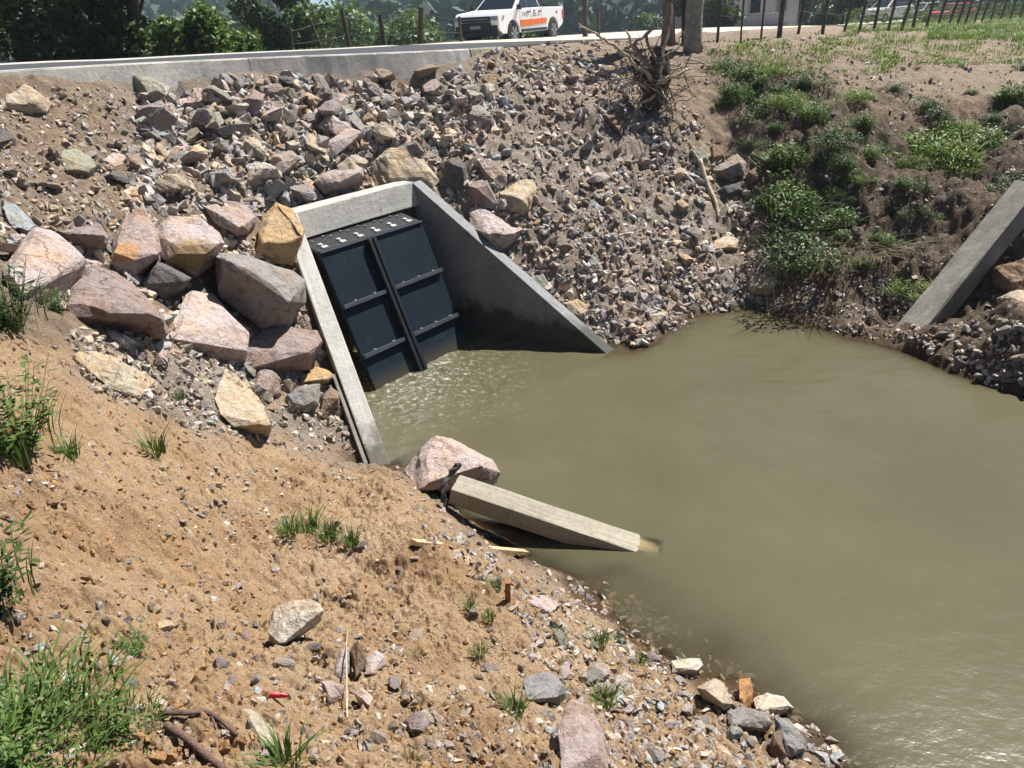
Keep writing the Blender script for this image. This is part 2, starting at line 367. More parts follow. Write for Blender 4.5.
WATER = 0.0
PT = []
def zc(px, py, z): PT.append(atz(px, py, z))
def yc(px, py, y): PT.append(aty(px, py, y))
for a in [(385, 458), (425, 485), (500, 545), (545, 572), (600, 607), (640, 637), (680, 664), (725, 690), (770, 712), (800, 735), (830, 775), (640, 349), (680, 322), (715, 311), (750, 309), (800, 322), (850, 338), (890, 347), (930, 362), (985, 385), (1030, 398)]: zc(*a, 0.0)
for a in [(640, 580, -.14), (730, 640, -.14), (830, 720, -.12), (700, 600, -.5), (620, 500, -.6), (800, 560, -.7), (700, 420, -.7), (900, 450, -.6), (1000, 620, -.7), (760, 345, -.3), (500, 420, -.6), (900, 390, -.3), (960, 760, -.5), (470, 510, -.2), (1020, 440, -.4)]: zc(*a)
for a in [(0, 768, 1.4), (0, 600, 2.0), (0, 450, 2.8), (0, 330, 4.0), (0, 270, 4.9), (0, 200, 5.9), (0, 140, 6.8), (0, 84, 7.75), (100, 345, 4.6), (100, 300, 5.3), (100, 250, 6.1), (100, 200, 6.8), (100, 140, 7.7), (100, 83, 8.7),
          (250, 345, 6.3), (250, 270, 7.1), (285, 215, 7.8), (200, 400, 5.0), (250, 430, 5.2), (310, 440, 5.7), (300, 500, 4.6), (300, 600, 3.2), (300, 768, 1.5), (150, 420, 4.4), (150, 500, 3.3), (150, 600, 2.4), (150, 768, 1.42),
          (512, 768, 1.65), (650, 768, 2.15), (512, 700, 2.15), (512, 640, 2.8), (512, 600, 3.25), (600, 700, 2.65), (450, 600, 3.05), (450, 530, 4.15), (400, 700, 2.05), (400, 550, 3.7), (395, 480, 5.1), (730, 740, 2.55),
          (200, 150, 8.5), (190, 79, 9.5), (240, 78, 9.85), (300, 120, 9.6), (300, 77, 10.5), (345, 150, 9.3), (400, 110, 10.3), (400, 74, 11.35), (360, 185, 8.85), (450, 150, 10.1), (435, 180, 9.45), (500, 190, 9.3), (460, 70, 11.85), (500, 110, 11.2), (550, 80, 12.8), (550, 55, 14.2), (600, 60, 14.0), (600, 46, 16.5),
          (560, 140, 10.9), (600, 200, 10.0), (560, 270, 8.9), (510, 240, 8.95), (620, 330, 8.25), (640, 270, 9.2), (598, 325, 8.25), (650, 100, 12.2), (690, 160, 11.2), (690, 220, 10.2), (700, 270, 9.55), (740, 160, 11.7), (740, 230, 10.4), (740, 290, 9.35), (735, 120, 12.3), (720, 80, 13.2), (693, 50, 14.5), (650, 55, 14.3),
          (800, 260, 9.55), (820, 200, 10.3), (800, 130, 11.4), (800, 80, 13.0), (800, 50, 15.0), (800, 37, 18), (900, 300, 8.6), (900, 230, 9.7), (900, 150, 11.4), (900, 90, 13.5), (900, 50, 17), (900, 34, 24), (1000, 335, 7.5), (1000, 230, 9.2), (1000, 150, 11.3), (1000, 100, 13.5), (1000, 60, 18), (1000, 35, 26), (1000, 21, 42), (760, 42, 16), (880, 31, 27), (880, 28.5, 40), (880, 27, 56), (800, 33.5, 29), (800, 31, 42), (740, 36.5, 24), (740, 33, 40), (960, 26, 36), (960, 24, 55)]: yc(*a)
PT += [np.array(q, float) for q in [(-8, 3, 2.6), (-7, 0, 2.3), (-3, 0, 1.95), (0, 0, 1.85), (0, -2, 1.9), (2.4, .3, .0), (3, -2, -.2), (6, 4, -.7), (5, 1, -.6), (8, 3, -.5), (8.5, 6.3, -.1), (9.5, 8, .9), (13, 10, 1.8), (20, 20, 2.1), (30, 40, 1.8), (12, 3, 1.0), (12, -2, 1.2), (15, 30, 2.3), (8, 22, 2.62)]]
PT = np.array(PT)
def _tps(P, lam=.004):
    n = len(P); d2 = ((P[:, None, :2] - P[None, :, :2]) ** 2).sum(2)
    K = .5 * d2 * np.log(d2 + 1e-12) + lam * np.eye(n)
    Q = np.c_[np.ones(n), P[:, :2]]
    A = np.block([[K, Q], [Q.T, np.zeros((3, 3))]])
    return np.linalg.solve(A, np.r_[P[:, 2], 0, 0, 0])
TW = _tps(PT)
def tps(x, y):
    out = np.empty(x.size); X = x.ravel(); Y = y.ravel()
    for i in range(0, X.size, 40000):
        a = X[i:i + 40000]; b = Y[i:i + 40000]
        d2 = (a[:, None] - PT[None, :, 0]) ** 2 + (b[:, None] - PT[None, :, 1]) ** 2
        out[i:i + 40000] = (.5 * d2 * np.log(d2 + 1e-12)) @ TW[:-3] + TW[-3] + TW[-2] * a + TW[-1] * b
    return out.reshape(x.shape)
# culvert corners: L0,P0 ends of headwall, L1,P1 tips of the wing walls
HZ = 1.75
L0 = atz(297, 212, HZ); P0 = atz(412, 182, HZ); P1 = atz(600, 350, .03); L1 = atz(386, 452, .05)
TV = (P0 - L0)[:2]; GW = np.linalg.norm(TV); TV = TV / GW; NV = np.array([TV[1], -TV[0]])     # along the headwall, out of it
TROUGH = [tuple(L0[:2]), tuple(P0[:2]), tuple(P1[:2]), tuple(L1[:2])]
HEAD_BACK = [tuple(L0[:2] - NV * .0), tuple(P0[:2] - NV * .0)]
def road_side(x, y):
    """signed distance to the near road edge (positive on the road side) and the edge height there"""
    sh = x.shape; X = x.ravel(); Y = y.ravel(); best = np.full(X.size, 1e9); sd = np.zeros(X.size); zz = np.zeros(X.size)
    for i in range(len(NEAR) - 1):
        a = NEAR[i]; b = NEAR[i + 1]; dx, dy = b[0] - a[0], b[1] - a[1]; L2 = dx * dx + dy * dy
        t = np.clip(((X - a[0]) * dx + (Y - a[1]) * dy) / L2, 0, 1); ex = X - a[0] - t * dx; ey = Y - a[1] - t * dy
        d = np.hypot(ex, ey); m = d < best
        best = np.where(m, d, best); sd = np.where(m, np.where(-dy * (X - a[0]) + dx * (Y - a[1]) > 0, d, -d), sd); zz = np.where(m, a[2] + (b[2] - a[2]) * t, zz)
    return sd.reshape(sh), zz.reshape(sh)
ORANGE_PX = [(-400, 335), (30, 330), (90, 350), (150, 392), (230, 432), (320, 450), (392, 470), (470, 540), (560, 590), (660, 665), (780, 720), (860, 800), (860, 1500), (-900, 1500)]
GRAVEL_PX = [(150, 60), (470, 62), (600, 90), (680, 130), (760, 220), (770, 310), (640, 360), (590, 345), (412, 182), (297, 205), (200, 190), (140, 130)]
GRAVEL2_PX = [(60, 320), (260, 320), (390, 455), (330, 455), (200, 430), (90, 385)]
DARK_PX = [(735, 75), (860, 105), (1100, 120), (1100, 400), (930, 345), (800, 300), (755, 250), (740, 160)]
def rough_amp(x, y, px, py):
    far = soft_poly(px, py, DARK_PX, 25); grav = soft_poly(px, py, GRAVEL_PX, 25)
    return far, grav
def ground(x, y, detail=True):
    x = np.asarray(x, float); y = np.asarray(y, float)
    z = np.minimum(tps(x, y), 3.6)
    sd, rz = road_side(x, y)
    if detail:
        r = np.hypot(x, y)
        px, py = proj(np.stack([x, y, z], -1)); far, grav = rough_amp(x, y, px, py)
        dry = sstep(-.2, .15, z)
        z = z + (fbm(x * 1.1, y * 1.1, 3, 4) * (.10 + .30 * far + .10 * grav) + fbm(x * 4.3, y * 4.3, 9, 4) * (.075 + .15 * far + .035 * grav) + np.where(r < 12, fbm(x * 17, y * 17, 21, 4, .6) * .024, 0)) * (.35 + .65 * dry)
        z = z + np.maximum(fbm(x * .9 + 7, y * .9, 33, 2), 0) * .35 * far
        og = soft_poly(px, py, ORANGE_PX, 30)
        clod = np.where(r < 9, np.abs(fbm(x * 9, y * 9, 61, 4, .6)), 0); z = z + og * dry * (clod * .055 - .008) + og * dry * np.where(r < 6, fbm(x * 42, y * 42, 71, 3, .6) * .010, 0)
    # below the road: the bank ends against the kerb, the road lies on a level bed
    bed = rz - .12
    k = sstep(-.15, .05, sd); z = z * (1 - k) + bed * k
    fall = sd - ROADW
    z = np.where(fall > 0, bed - .02 - .06 * np.maximum(fall - 1.2, 0) + (fbm(x * .8, y * .8, 5, 3) * .1 if detail else 0), z)
    w = sstep(-1.0, -.02, sd) * sstep(12.0, 12.6, y) * (sd < 0); z = z * (1 - w) + (rz - .01) * w
    # inside the culvert trough the bed lies under water
    d = poly_dist(x, y, TROUGH); ins = in_poly(x, y, TROUGH)
    s = np.where(ins, d, -d); kk = sstep(-.10, -.02, s); z = np.where(kk > 0, z * (1 - kk) + np.minimum(z, -.55) * kk, z)
    # behind the headwall and along the wing walls keep the bank a hand below the concrete
    q = (np.stack([x, y], -1) - L0[:2]); u = q @ TV; v = q @ NV
    m = sstep(-.35, -.05, u) * sstep(-.35, -.05, GW - u) * sstep(-.75, -.35, v) * (1 - sstep(.02, .1, v)) * (1 - kk)
    z = z * (1 - m) + np.minimum(z, HZ - .10) * m
    for A, B in ((L0, L1), (P0, P1)):
        dx, dy = (B - A)[:2]; L2 = dx * dx + dy * dy; t = np.clip(((x - A[0]) * dx + (y - A[1]) * dy) / L2, 0, 1)
        dd = np.hypot(x - A[0] - t * dx, y - A[1] - t * dy); zt = A[2] + (B[2] - A[2]) * t - .07
        w = 1 - sstep(.28, .6, dd); z = np.where((s < 0) & (dd < .6), z * (1 - w) + np.minimum(z, zt) * w, z)
    return z
def hit(px, py, steps=420):
    """where the sight line through a pixel meets the ground"""
    px = np.atleast_1d(np.asarray(px, float)); py = np.atleast_1d(np.asarray(py, float))
    out = np.empty((len(px), 3))
    for i in range(0, len(px), 1500):
        r = ray(px[i:i + 1500], py[i:i + 1500]); r = r / np.linalg.norm(r, axis=1)[:, None]
        lo = np.full(len(r), .9); hi = np.full(len(r), 60.); done = np.zeros(len(r), bool); prev = lo.copy()
        for t in np.geomspace(.9, 60, 150):
            P = EYEP + r * t; below = (P[:, 2] < fast_ground(P[:, 0], P[:, 1])) & ~done
            hi[below] = t; lo[below] = prev[below]; done |= below; prev[:] = t
        for _ in range(9):
            mid = (lo + hi) / 2; P = EYEP + r * mid[:, None]; b = P[:, 2] < fast_ground(P[:, 0], P[:, 1])
            hi = np.where(b, mid, hi); lo = np.where(b, lo, mid)
        out[i:i + 1500] = EYEP + r * hi[:, None]
    return out
GX = np.arange(-14, 24, .05); GY = np.arange(-2, 46, .05)
_gx, _gy = np.meshgrid(GX, GY, indexing='ij'); GZ = ground(_gx, _gy)
def fast_ground(x, y):
    fx = np.clip((x - GX[0]) / .05, 0, len(GX) - 1.001); fy = np.clip((y - GY[0]) / .05, 0, len(GY) - 1.001)
    ix = fx.astype(int); iy = fy.astype(int); fx = fx - ix; fy = fy - iy
    return (GZ[ix, iy] * (1 - fx) + GZ[ix + 1, iy] * fx) * (1 - fy) + (GZ[ix, iy + 1] * (1 - fx) + GZ[ix + 1, iy + 1] * fx) * fy
def gz(x, y): return float(fast_ground(np.array([x], float), np.array([y], float))[0])

def build_ground():
    az = np.r_[np.linspace(-100, -42, 60)[:-1], np.linspace(-42, 42, 900), np.linspace(42, 110, 70)[1:]] * math.pi / 180
    rr = np.r_[np.geomspace(.3, 1.0, 12)[:-1], np.geomspace(1.0, 16, 640), np.geomspace(16, 75, 130)[1:]]
    A, Rr = np.meshgrid(az, rr, indexing='ij'); X = np.sin(A) * Rr; Y = np.cos(A) * Rr
    Z = ground(X, Y)
    V = np.stack([X, Y, Z], -1).reshape(-1, 3)
    px, py = proj(V); wob = fbm(V[:, 0] * 2, V[:, 1] * 2, 77, 4) * 70
    px = px + wob; py = py + wob * .6
    orange = soft_poly(px, py, ORANGE_PX, 16)
    behind = ~np.isfinite(px); orange = np.where(behind & (V[:, 0] < 3), 1, orange)
    grav = np.maximum(soft_poly(px, py, GRAVEL_PX, 30) * .75, soft_poly(px, py, GRAVEL2_PX, 15) * .8)
    dark = soft_poly(px, py, DARK_PX, 25) * .85
    wet = 1 - sstep(.02, .14, V[:, 2] + fbm(V[:, 0] * 5, V[:, 1] * 5, 5, 3) * .08)
    sd, _ = road_side(V[:, 0], V[:, 1]); verge = (V[:, 1] > 13.5) & (sd < 0)
    grav = np.where(verge, .2, grav)
    n, k = A.shape; idx = np.arange(n * k).reshape(n, k)
    Fq = np.stack([idx[:-1, :-1], idx[:-1, 1:], idx[1:, 1:], idx[1:, :-1]], -1).reshape(-1, 4)[:, ::-1]
    col = np.stack([orange, grav, dark, wet], 1)
    me = np_mesh('ground', V, Fq, M['soil'], True, {'zone': col})
    return tag(link(bpy.data.objects.new('ground', me)), 'orange and brown earth banks around the muddy pool', None, None, 'structure')
build_ground()

def strip(name, A, B, mat, dz=0.0, nseg=1, kind='structure'):
    n = len(A); rows = [A * (1 - t) + B * t for t in np.linspace(0, 1, nseg + 1)]
    V = np.concatenate(rows); V[:, 2] += dz; m = nseg + 1
    F = [(r * n + i, r * n + i + 1, (r + 1) * n + i + 1, (r + 1) * n + i) for r in range(nseg) for i in range(n - 1)]
    o = link(bpy.data.objects.new(name, np_mesh(name, V, np.array(F), mat)))
    return tag(o, kind=kind)
cut = 50
strip('road', NEAR[:cut], FAR[:cut], M['asphalt'], 0.0, 4)
strip('gravel_road', NEAR[cut - 1:], FAR[cut - 1:], M['gravel_road'], 0.0, 4)

# ------------------------------------------------------------------ hills and far land
def hill_height(A, Rr):
    X = np.sin(A) * Rr; Y = np.cos(A) * Rr; ad = np.degrees(A)
    base = .6 - .006 * Rr
    gap = np.exp(-((ad + 11.5) / 2.2) ** 2)
    ridge = 60 + 40 * np.sin(ad * .11 + 1.1) + 26 * np.sin(ad * .23) + 70 * vnoise(ad * .12, 0 * ad + 3, 4)
    ridge = np.clip(ridge * .6, 32, 85) * (1 - .93 * gap)
    return base + sstep(150, 620, Rr) * ridge + fbm(X / 60, Y / 60, 6, 3) * 6 * sstep(110, 300, Rr)
def far_land():
    az = np.linspace(-75, 75, 420) * math.pi / 180; rr = np.r_[np.geomspace(70, 700, 170)]
    A, Rr = np.meshgrid(az, rr, indexing='ij'); X = np.sin(A) * Rr; Y = np.cos(A) * Rr; Z = hill_height(A, Rr)
    V = np.stack([X, Y, Z], -1).reshape(-1, 3); n, k = A.shape; idx = np.arange(n * k).reshape(n, k)
    F = np.stack([idx[:-1, :-1], idx[1:, :-1], idx[1:, 1:], idx[:-1, 1:]], -1).reshape(-1, 4)[:, ::-1]
    m, N, L, P = new_mat('hill_forest'); P.inputs['Roughness'].default_value = 1; P.inputs['Specular IOR Level'].default_value = 0
    tc = N.new('ShaderNodeTexCoord').outputs['Object']
    L.new(mixc(N, L, noise_tex(N, L, tc, .25, 6, .7, .35, .7), (.018, .036, .018), (.05, .078, .03)), P.inputs['Base Color'])
    add_bump(N, L, P, noise_tex(N, L, tc, .5, 5, .7), 1, 1.5)
    o = link(bpy.data.objects.new('hills', np_mesh('hills', V, F, m, False)))
    tag(o, kind='structure')
far_land()

def far_forest():
    rng = np.random.default_rng(6); n = 2600
    az = np.radians(rng.uniform(-42, 45, n)); rr = 135 * (620 / 135) ** rng.random(n)
    ad = np.degrees(az); keep = (np.abs(ad + 11.5) > 2.0) | (rr < 200); az, rr = az[keep], rr[keep]; n = len(az)
    X = np.sin(az) * rr; Y = np.cos(az) * rr; Z = hill_height(az, rr)
    k = 46; sz = rng.uniform(3.5, 7, n) * (.7 + rr / 500)
    d = rng.normal(size=(n, k, 3)); d /= np.linalg.norm(d, axis=2)[:, :, None]; d *= rng.uniform(.55, 1.05, (n, k, 1)); d[:, :, 2] = d[:, :, 2] * .9 + .6
    c = np.stack([X, Y, Z], 1)[:, None, :] + d * sz[:, None, None] * .6
    u = rng.normal(size=(n, k, 3)); u /= np.linalg.norm(u, axis=2)[:, :, None]; v = np.cross(u, rng.normal(size=(n, k, 3))); v /= np.linalg.norm(v, axis=2)[:, :, None]
    q = (sz * .22)[:, None, None]; P = np.stack([c - u * q, c + v * q * .7, c + u * q, c - v * q * .7], 2).reshape(-1, 3)
    F = np.arange(len(P)).reshape(-1, 4); t = np.clip(rng.uniform(0, .5, (n, 1)) + rng.uniform(0, .5, (n, k)), 0, 1).repeat(4, 1).reshape(-1)
    me = np_mesh('forest', P, F, M['leaf_far'], False, {'tint': np.repeat(t[:, None], 3, 1)})
    tag(link(bpy.data.objects.new('forest', me)), 'dense dark forest covering the hills far behind the road', None, None, 'stuff')
far_forest()

# ------------------------------------------------------------------ water
BEAM_A = atz(453, 481, .37); BEAM_B = atz(664, 552, -.05)
def build_water():
    xs = np.arange(-2.4, 9, .03); ys = np.arange(-2.5, 9.5, .03)
    X, Y = np.meshgrid(xs, ys, indexing='ij')
    gate_c = (L0 + P0)[:2] / 2 + NV * .35
    gate_c = gate_c - TV * .45; dg = np.hypot(X - gate_c[0] - NV[0] * .75, Y - gate_c[1] - NV[1] * .75)
    turb = np.exp(-(dg / .85) ** 2)
    calm = sstep(4.6, 7.0, Y)
    Z = WATER + fbm(X * 7, Y * 7, 41, 3) * (.002 + .045 * turb) + fbm(X * 2.2 + Y * 1.2, Y * 5.0 - X, 17, 3) * (.0015 + .011 * calm)
    G = fast_ground(X, Y); depth = np.maximum(WATER - G, 0)
    # the sunken beam end counts as ground too
    a, b = BEAM_A, BEAM_B; dx, dy = (b - a)[:2]; L2 = dx * dx + dy * dy
    t = ((X - a[0]) * dx + (Y - a[1]) * dy) / L2; dd = np.abs(((X - a[0]) * dy - (Y - a[1]) * dx) / math.sqrt(L2))
    zt = a[2] + (b[2] - a[2]) * t; onb = sstep(0, .02, t) * (1 - sstep(.98, 1.0, t)) * (1 - sstep(.055, .105, dd))
    depth = depth * (1 - onb) + np.minimum(depth, np.maximum(-zt, 0) * .75) * onb
    foam = turb
    V = np.stack([X, Y, Z], -1).reshape(-1, 3); n, k = X.shape; idx = np.arange(n * k).reshape(n, k)
    F = np.stack([idx[:-1, :-1], idx[1:, :-1], idx[1:, 1:], idx[:-1, 1:]], -1).reshape(-1, 4)
    keep = (depth.reshape(-1)[F] > 0).any(1) | (np.abs(V[F, 2]).max(1) > .01)
    keep &= (G.reshape(-1)[F] < .3).any(1)
    F = F[keep]
    clear = np.exp(-depth / .085)
    m, N, L, P = new_mat('muddy_water')
    at = N.new('ShaderNodeVertexColor'); at.layer_name = 'depth'; s = N.new('ShaderNodeSeparateColor'); L.new(at.outputs[0], s.inputs[0])
    tc = N.new('ShaderNodeTexCoord').outputs['Object']
    f = noise_tex(N, L, tc, .7, 4, .6, .35, .7)
    mud = mixc(N, L, f, (.076, .069, .038), (.094, .084, .049))
    mp = N.new('ShaderNodeMapping'); mp.inputs['Scale'].default_value = (1, 1.6, 1); mp.inputs['Rotation'].default_value = (0, 0, .6); L.new(tc, mp.inputs['Vector'])
    # foam flecks riding where the water leaves the gate
    fo = noise_tex(N, L, tc, 15, 9, .78, .53, .68); fm = N.new('ShaderNodeMath'); fm.operation = 'MULTIPLY'; L.new(fo, fm.inputs[0]); L.new(s.outputs[1], fm.inputs[1])
    col = mixc(N, L, fm.outputs[0], mud, (.62, .62, .56)); L.new(col, P.inputs['Base Color'])
    P.inputs['Roughness'].default_value = .16; P.inputs['IOR'].default_value = 1.33; P.inputs['Specular IOR Level'].default_value = .5
    w1 = noise_tex(N, L, mp.outputs[0], 5, 4, .55); w2 = noise_tex(N, L, mp.outputs[0], 22, 3, .5)
    b = add_bump(N, L, P, w1, .11, .05); b = add_bump(N, L, P, w2, .06, .02, b)
    bs = N.new('ShaderNodeMath'); bs.operation = 'MULTIPLY_ADD'; L.new(s.outputs[2], bs.inputs[0]); bs.inputs[1].default_value = .08; bs.inputs[2].default_value = .05; L.new(bs.outputs[0], b.node.inputs['Strength'])
    tr = N.new('ShaderNodeBsdfTransparent'); tr.inputs[0].default_value = (.94, .86, .70, 1)
    gl = N.new('ShaderNodeBsdfGlossy'); gl.inputs['Roughness'].default_value = .05; L.new(b, gl.inputs['Normal'])
    fr = N.new('ShaderNodeFresnel'); fr.inputs['IOR'].default_value = 1.33; L.new(b, fr.inputs['Normal'])
    clr = N.new('ShaderNodeMixShader'); L.new(fr.outputs[0], clr.inputs[0]); L.new(tr.outputs[0], clr.inputs[1]); L.new(gl.outputs[0], clr.inputs[2])
    mx = N.new('ShaderNodeMixShader'); L.new(s.outputs[0], mx.inputs[0]); L.new(P.outputs[0], mx.inputs[1]); L.new(clr.outputs[0], mx.inputs[2])
    L.new(mx.outputs[0], N['Material Output'].inputs[0])
    cols = np.stack([clear.ravel(), foam.ravel(), calm.ravel()], 1)
    o = link(bpy.data.objects.new('water', np_mesh('water', V, F, m, True, {'depth': cols})))
    tag(o, kind='structure')
build_water()

# ------------------------------------------------------------------ culvert
def v3(xy, z): return (float(xy[0]), float(xy[1]), float(z))
def build_culvert():
    c = (L0 + P0)[:2] / 2
    t = empty('culvert', (c[0], c[1], 0), 0, 'concrete culvert mouth with sloping wing walls set in the rock bank', 'culvert')
    t.matrix_world = Matrix.Translation((c[0], c[1], 0))
    def loc(mb): mb.v = [(x - c[0], y - c[1], z) for x, y, z in mb.v]; return mb
    th = .17
    # lintel
    a = L0[:2] - TV * .16; b = P0[:2] + TV * .02; bk = -NV * .22
    mb = MB().hexa([v3(a + NV * .07, HZ - .27), v3(b + NV * .07, HZ - .27), v3(b + bk, HZ - .27), v3(a + bk, HZ - .27), v3(a, HZ), v3(b, HZ), v3(b + bk, HZ), v3(a + bk, HZ)])
    loc(mb).build('lintel', M['concrete'], t, bevel=.012, cuts=2, noise=.004)
    def wing(A, B, side, name, mat):
        d = (B - A)[:2]; d = d / np.linalg.norm(d); nrm = np.array([-d[1], d[0]]) * side
        o = nrm * th
        A2 = A[:2]; B2 = B[:2] + d * .12; zb = B[2] - .06
        mb = MB().hexa([v3(A2, -.9), v3(B2, -.9), v3(B2 + o, -.9), v3(A2 + o, -.9), v3(A2, HZ - .004), v3(B2, zb), v3(B2 + o, zb), v3(A2 + o, HZ - .004)])
        return loc(mb).build(name, mat, t, bevel=.012, cuts=2, noise=.004)
    wing(P0, P1, 1, 'wing_wall', M['concrete_wing_shaded']); wing(L0, L1, -1, 'wing_wall', M['concrete'])
    # barrel behind the flap
    mb = MB()
    for A in (L0[:2] - TV * .17, P0[:2]):
        B = A + TV * .17
        mb.hexa([v3(A - NV * .24, -.9), v3(B - NV * .24, -.9), v3(B - NV * 3, -.9), v3(A - NV * 3, -.9), v3(A - NV * .24, HZ - .3), v3(B - NV * .24, HZ - .3), v3(B - NV * 3, HZ - .3), v3(A - NV * 3, HZ - .3)])
    A = L0[:2] - TV * .17; B = P0[:2] + TV * .17
    mb.hexa([v3(A - NV * .24, HZ - .29), v3(B - NV * .24, HZ - .29), v3(B - NV * 3, HZ - .29), v3(A - NV * 3, HZ - .29), v3(A - NV * .24, HZ - .1), v3(B - NV * .24, HZ - .1), v3(B - NV * 3, HZ - .1), v3(A - NV * 3, HZ - .1)])
    loc(mb).build('barrel', M['dark_void'], t)
    # thin formwork board left along the outside of the near wing
    d = (L1 - L0)[:2]; d /= np.linalg.norm(d); nr = np.array([d[1], -d[0]])
    p0 = L0 + (L1 - L0) * .66; p1 = L0 + (L1 - L0) * 1.0
    mb = MB().bar(v3(p0[:2] + nr * (th + .03), p0[2] - .12), v3(p1[:2] + nr * (th + .03), p1[2] - .10), .035, .16)
    loc(mb)  .build('form_board', M['concrete_old'], t, bevel=.004)
    return t
build_culvert()

def build_gate():
    # local frame: x along the headwall, z up the leaf, y out of it; hinge line at the top
    top = HZ - .34; OUT = .34; cen = (L0 + P0)[:2] / 2; hinge = cen + NV * OUT - TV * .20
    tilt = math.atan2(.93 - OUT, top); GL = top / math.cos(tilt) + .5; w = 1.46
    t = bpy.data.objects.new('flap_gate', None); link(t)
    xa = Vector((TV[0], TV[1], 0)); n0 = Vector((NV[0], NV[1], 0)); down = (n0 * math.sin(tilt) - Vector((0, 0, 1)) * math.cos(tilt)).normalized(); za = -down; ya = za.cross(xa)
    if ya.dot(n0) < 0: xa = -xa; ya = za.cross(xa)
    t.matrix_world = Matrix(((xa.x, ya.x, za.x, hinge[0]), (xa.y, ya.y, za.y, hinge[1]), (xa.z, ya.z, za.z, top), (0, 0, 0, 1)))
    tag(t, 'dark blue-black flap gate with bolted rails hanging in the culvert mouth', 'flap gate')
    sx = 1 if (Vector((TV[0], TV[1], 0)).dot(xa) > 0) else -1
    MB().box(-w / 2, w / 2, 0, .05, -GL, -.02).build('panel', M['gate'], t, bevel=.006)
    inv = t.matrix_world.inverted()
    def lw(xy, z): return tuple(inv @ Vector((xy[0], xy[1], z)))
    e0 = cen - TV * (w / 2 + .18); e1 = cen + TV * (w / 2 - .18)
    MB().hexa([lw(e0 + NV * .0, top + .02), lw(e1 + NV * .0, top + .02), lw(e1 + NV * (OUT + .01), top - .05), lw(e0 + NV * (OUT + .01), top - .05), lw(e0, top + .06), lw(e1, top + .06), lw(e1 + NV * OUT, top - .01), lw(e0 + NV * OUT, top - .01)]).build('hinge_strip', M['gate_black'], t, bevel=.006)
    MB().box(-w / 2, w / 2, .052, .075, -.05, -.03).build('rail', M['gate_rail'], t, bevel=.003)
    xd = -sx * .08
    rows = [-.03 - (top / math.cos(tilt) - .03) * k for k in (.40, .765)]
    for z in rows:
        for x0, x1 in ((-w / 2, xd - sx * .06), (xd + sx * .06, w / 2 * 1)) if sx > 0 else ((-w / 2, xd - .06), (xd + .06, w / 2)):
            r = MB().box(x0, x1, .052, .10, z - .022, z + .022).build('rail', M['gate_rail'], t, bevel=.004)
            k = 3 if abs(x1 - x0) > w * .45 else 2
            for i in range(k):
                xx = x0 + (x1 - x0) * (i + .6) / (k + .2)
                MB().cyl((xx, .085, z + .02), (xx, .085, z + .036), .02, 6).build('bolt', M['steel'], r)
    MB().box(xd - .055, xd - .012, .052, .12, -GL, -.06).build('stile', M['gate_black'], t, bevel=.004)
    MB().box(xd + .012, xd + .055, .052, .12, -GL, -.06).build('stile', M['gate_black'], t, bevel=.004)
    for i in range(6):
        f = (i + .5) / 6; o = e0 + (e1 - e0) * f
        def slab(u0, u1, v0, v1): 
            q = [o + TV * u + NV * v for u, v in ((u0, v0), (u1, v0), (u1, v1), (u0, v1))]; zt = lambda v: top + .06 - .07 * v / OUT
            return [lw(p, zt(v) - .0 + .002) for p, v in zip(q, (v0, v0, v1, v1))] + [lw(p, zt(v) + .014) for p, v in zip(q, (v0, v0, v1, v1))]
        MB().hexa(slab(-.035, .035, .29, .335)).hexa(slab(-.010, .010, .25, .29)).hexa(slab(-.025, .025, .225, .25)).build('hinge_bracket', M['steel'], t)
        for k in range(2):
            p = o + TV * (.07 * k - .09) + NV * (.10 + .04 * k); z = top + .06 - .07 * (.1 + .04 * k) / OUT; MB().cyl(lw(p, z), lw(p, z + .016), .013, 6).build('bolt', M['steel'], t)
    return t
build_gate()

# kerb at the near road edge: four cast lengths with open joints
def kerb_piece(px0, px1, mat, label, drop0, drop1, dz=.006):
    # points of the near edge whose picture column lies between the two
    dense = np.stack([np.interp(np.linspace(0, len(NEAR) - 1, 40000), np.arange(len(NEAR)), NEAR[:, k]) for k in range(3)], 1)
    a = dense[(dense[:, 1] > 1.5) & (dense[:, 1] < 14)]; col, _ = proj(a); sel = a[(col >= px0) & (col <= px1)]
    tn = np.gradient(sel[:, :2], axis=0); tn /= np.linalg.norm(tn, axis=1)[:, None]; nn = np.stack([-tn[:, 1], tn[:, 0]], 1)
    k = np.linspace(drop0, drop1, len(sel)); step = max(1, len(sel) // 16); idx = list(range(0, len(sel) - 1, step)) + [len(sel) - 1]
    V = []; F = []
    for i in idx:
        o = sel[i, :2]; z = sel[i, 2] + dz; j = random.uniform(-.006, .006)
        V += [v3(o - nn[i] * (.10 + j), z - k[i] - .25), v3(o - nn[i] * (.01 + j), z - .015), v3(o + nn[i] * .01, z), v3(o + nn[i] * .17, z), v3(o + nn[i] * .17, z - k[i] - .25)]
    for r in range(len(idx) - 1):
        for s in range(5): F.append((r * 5 + s, r * 5 + (s + 1) % 5, r * 5 + 5 + (s + 1) % 5, r * 5 + 5 + s))
    n = len(V); F += [(0, 1, 2, 3, 4), (n - 1, n - 2, n - 3, n - 4, n - 5)]
    b = MB().add(V, F); o = b.build('concrete_kerb', mat); return tag(o, label, 'kerb', 'cast kerb lengths along the road')
kerb_piece(-900, 247.6, M['kerb'], 'longest weathered concrete kerb length, above the bare earth bank', .10, .20)
kerb_piece(248.4, 376.7, M['kerb'], 'concrete kerb length above the densest rock pile', .2, .24)
kerb_piece(377.4, 469, M['kerb'], 'pale clean concrete kerb length just before the broken kerb end', .25, .27)
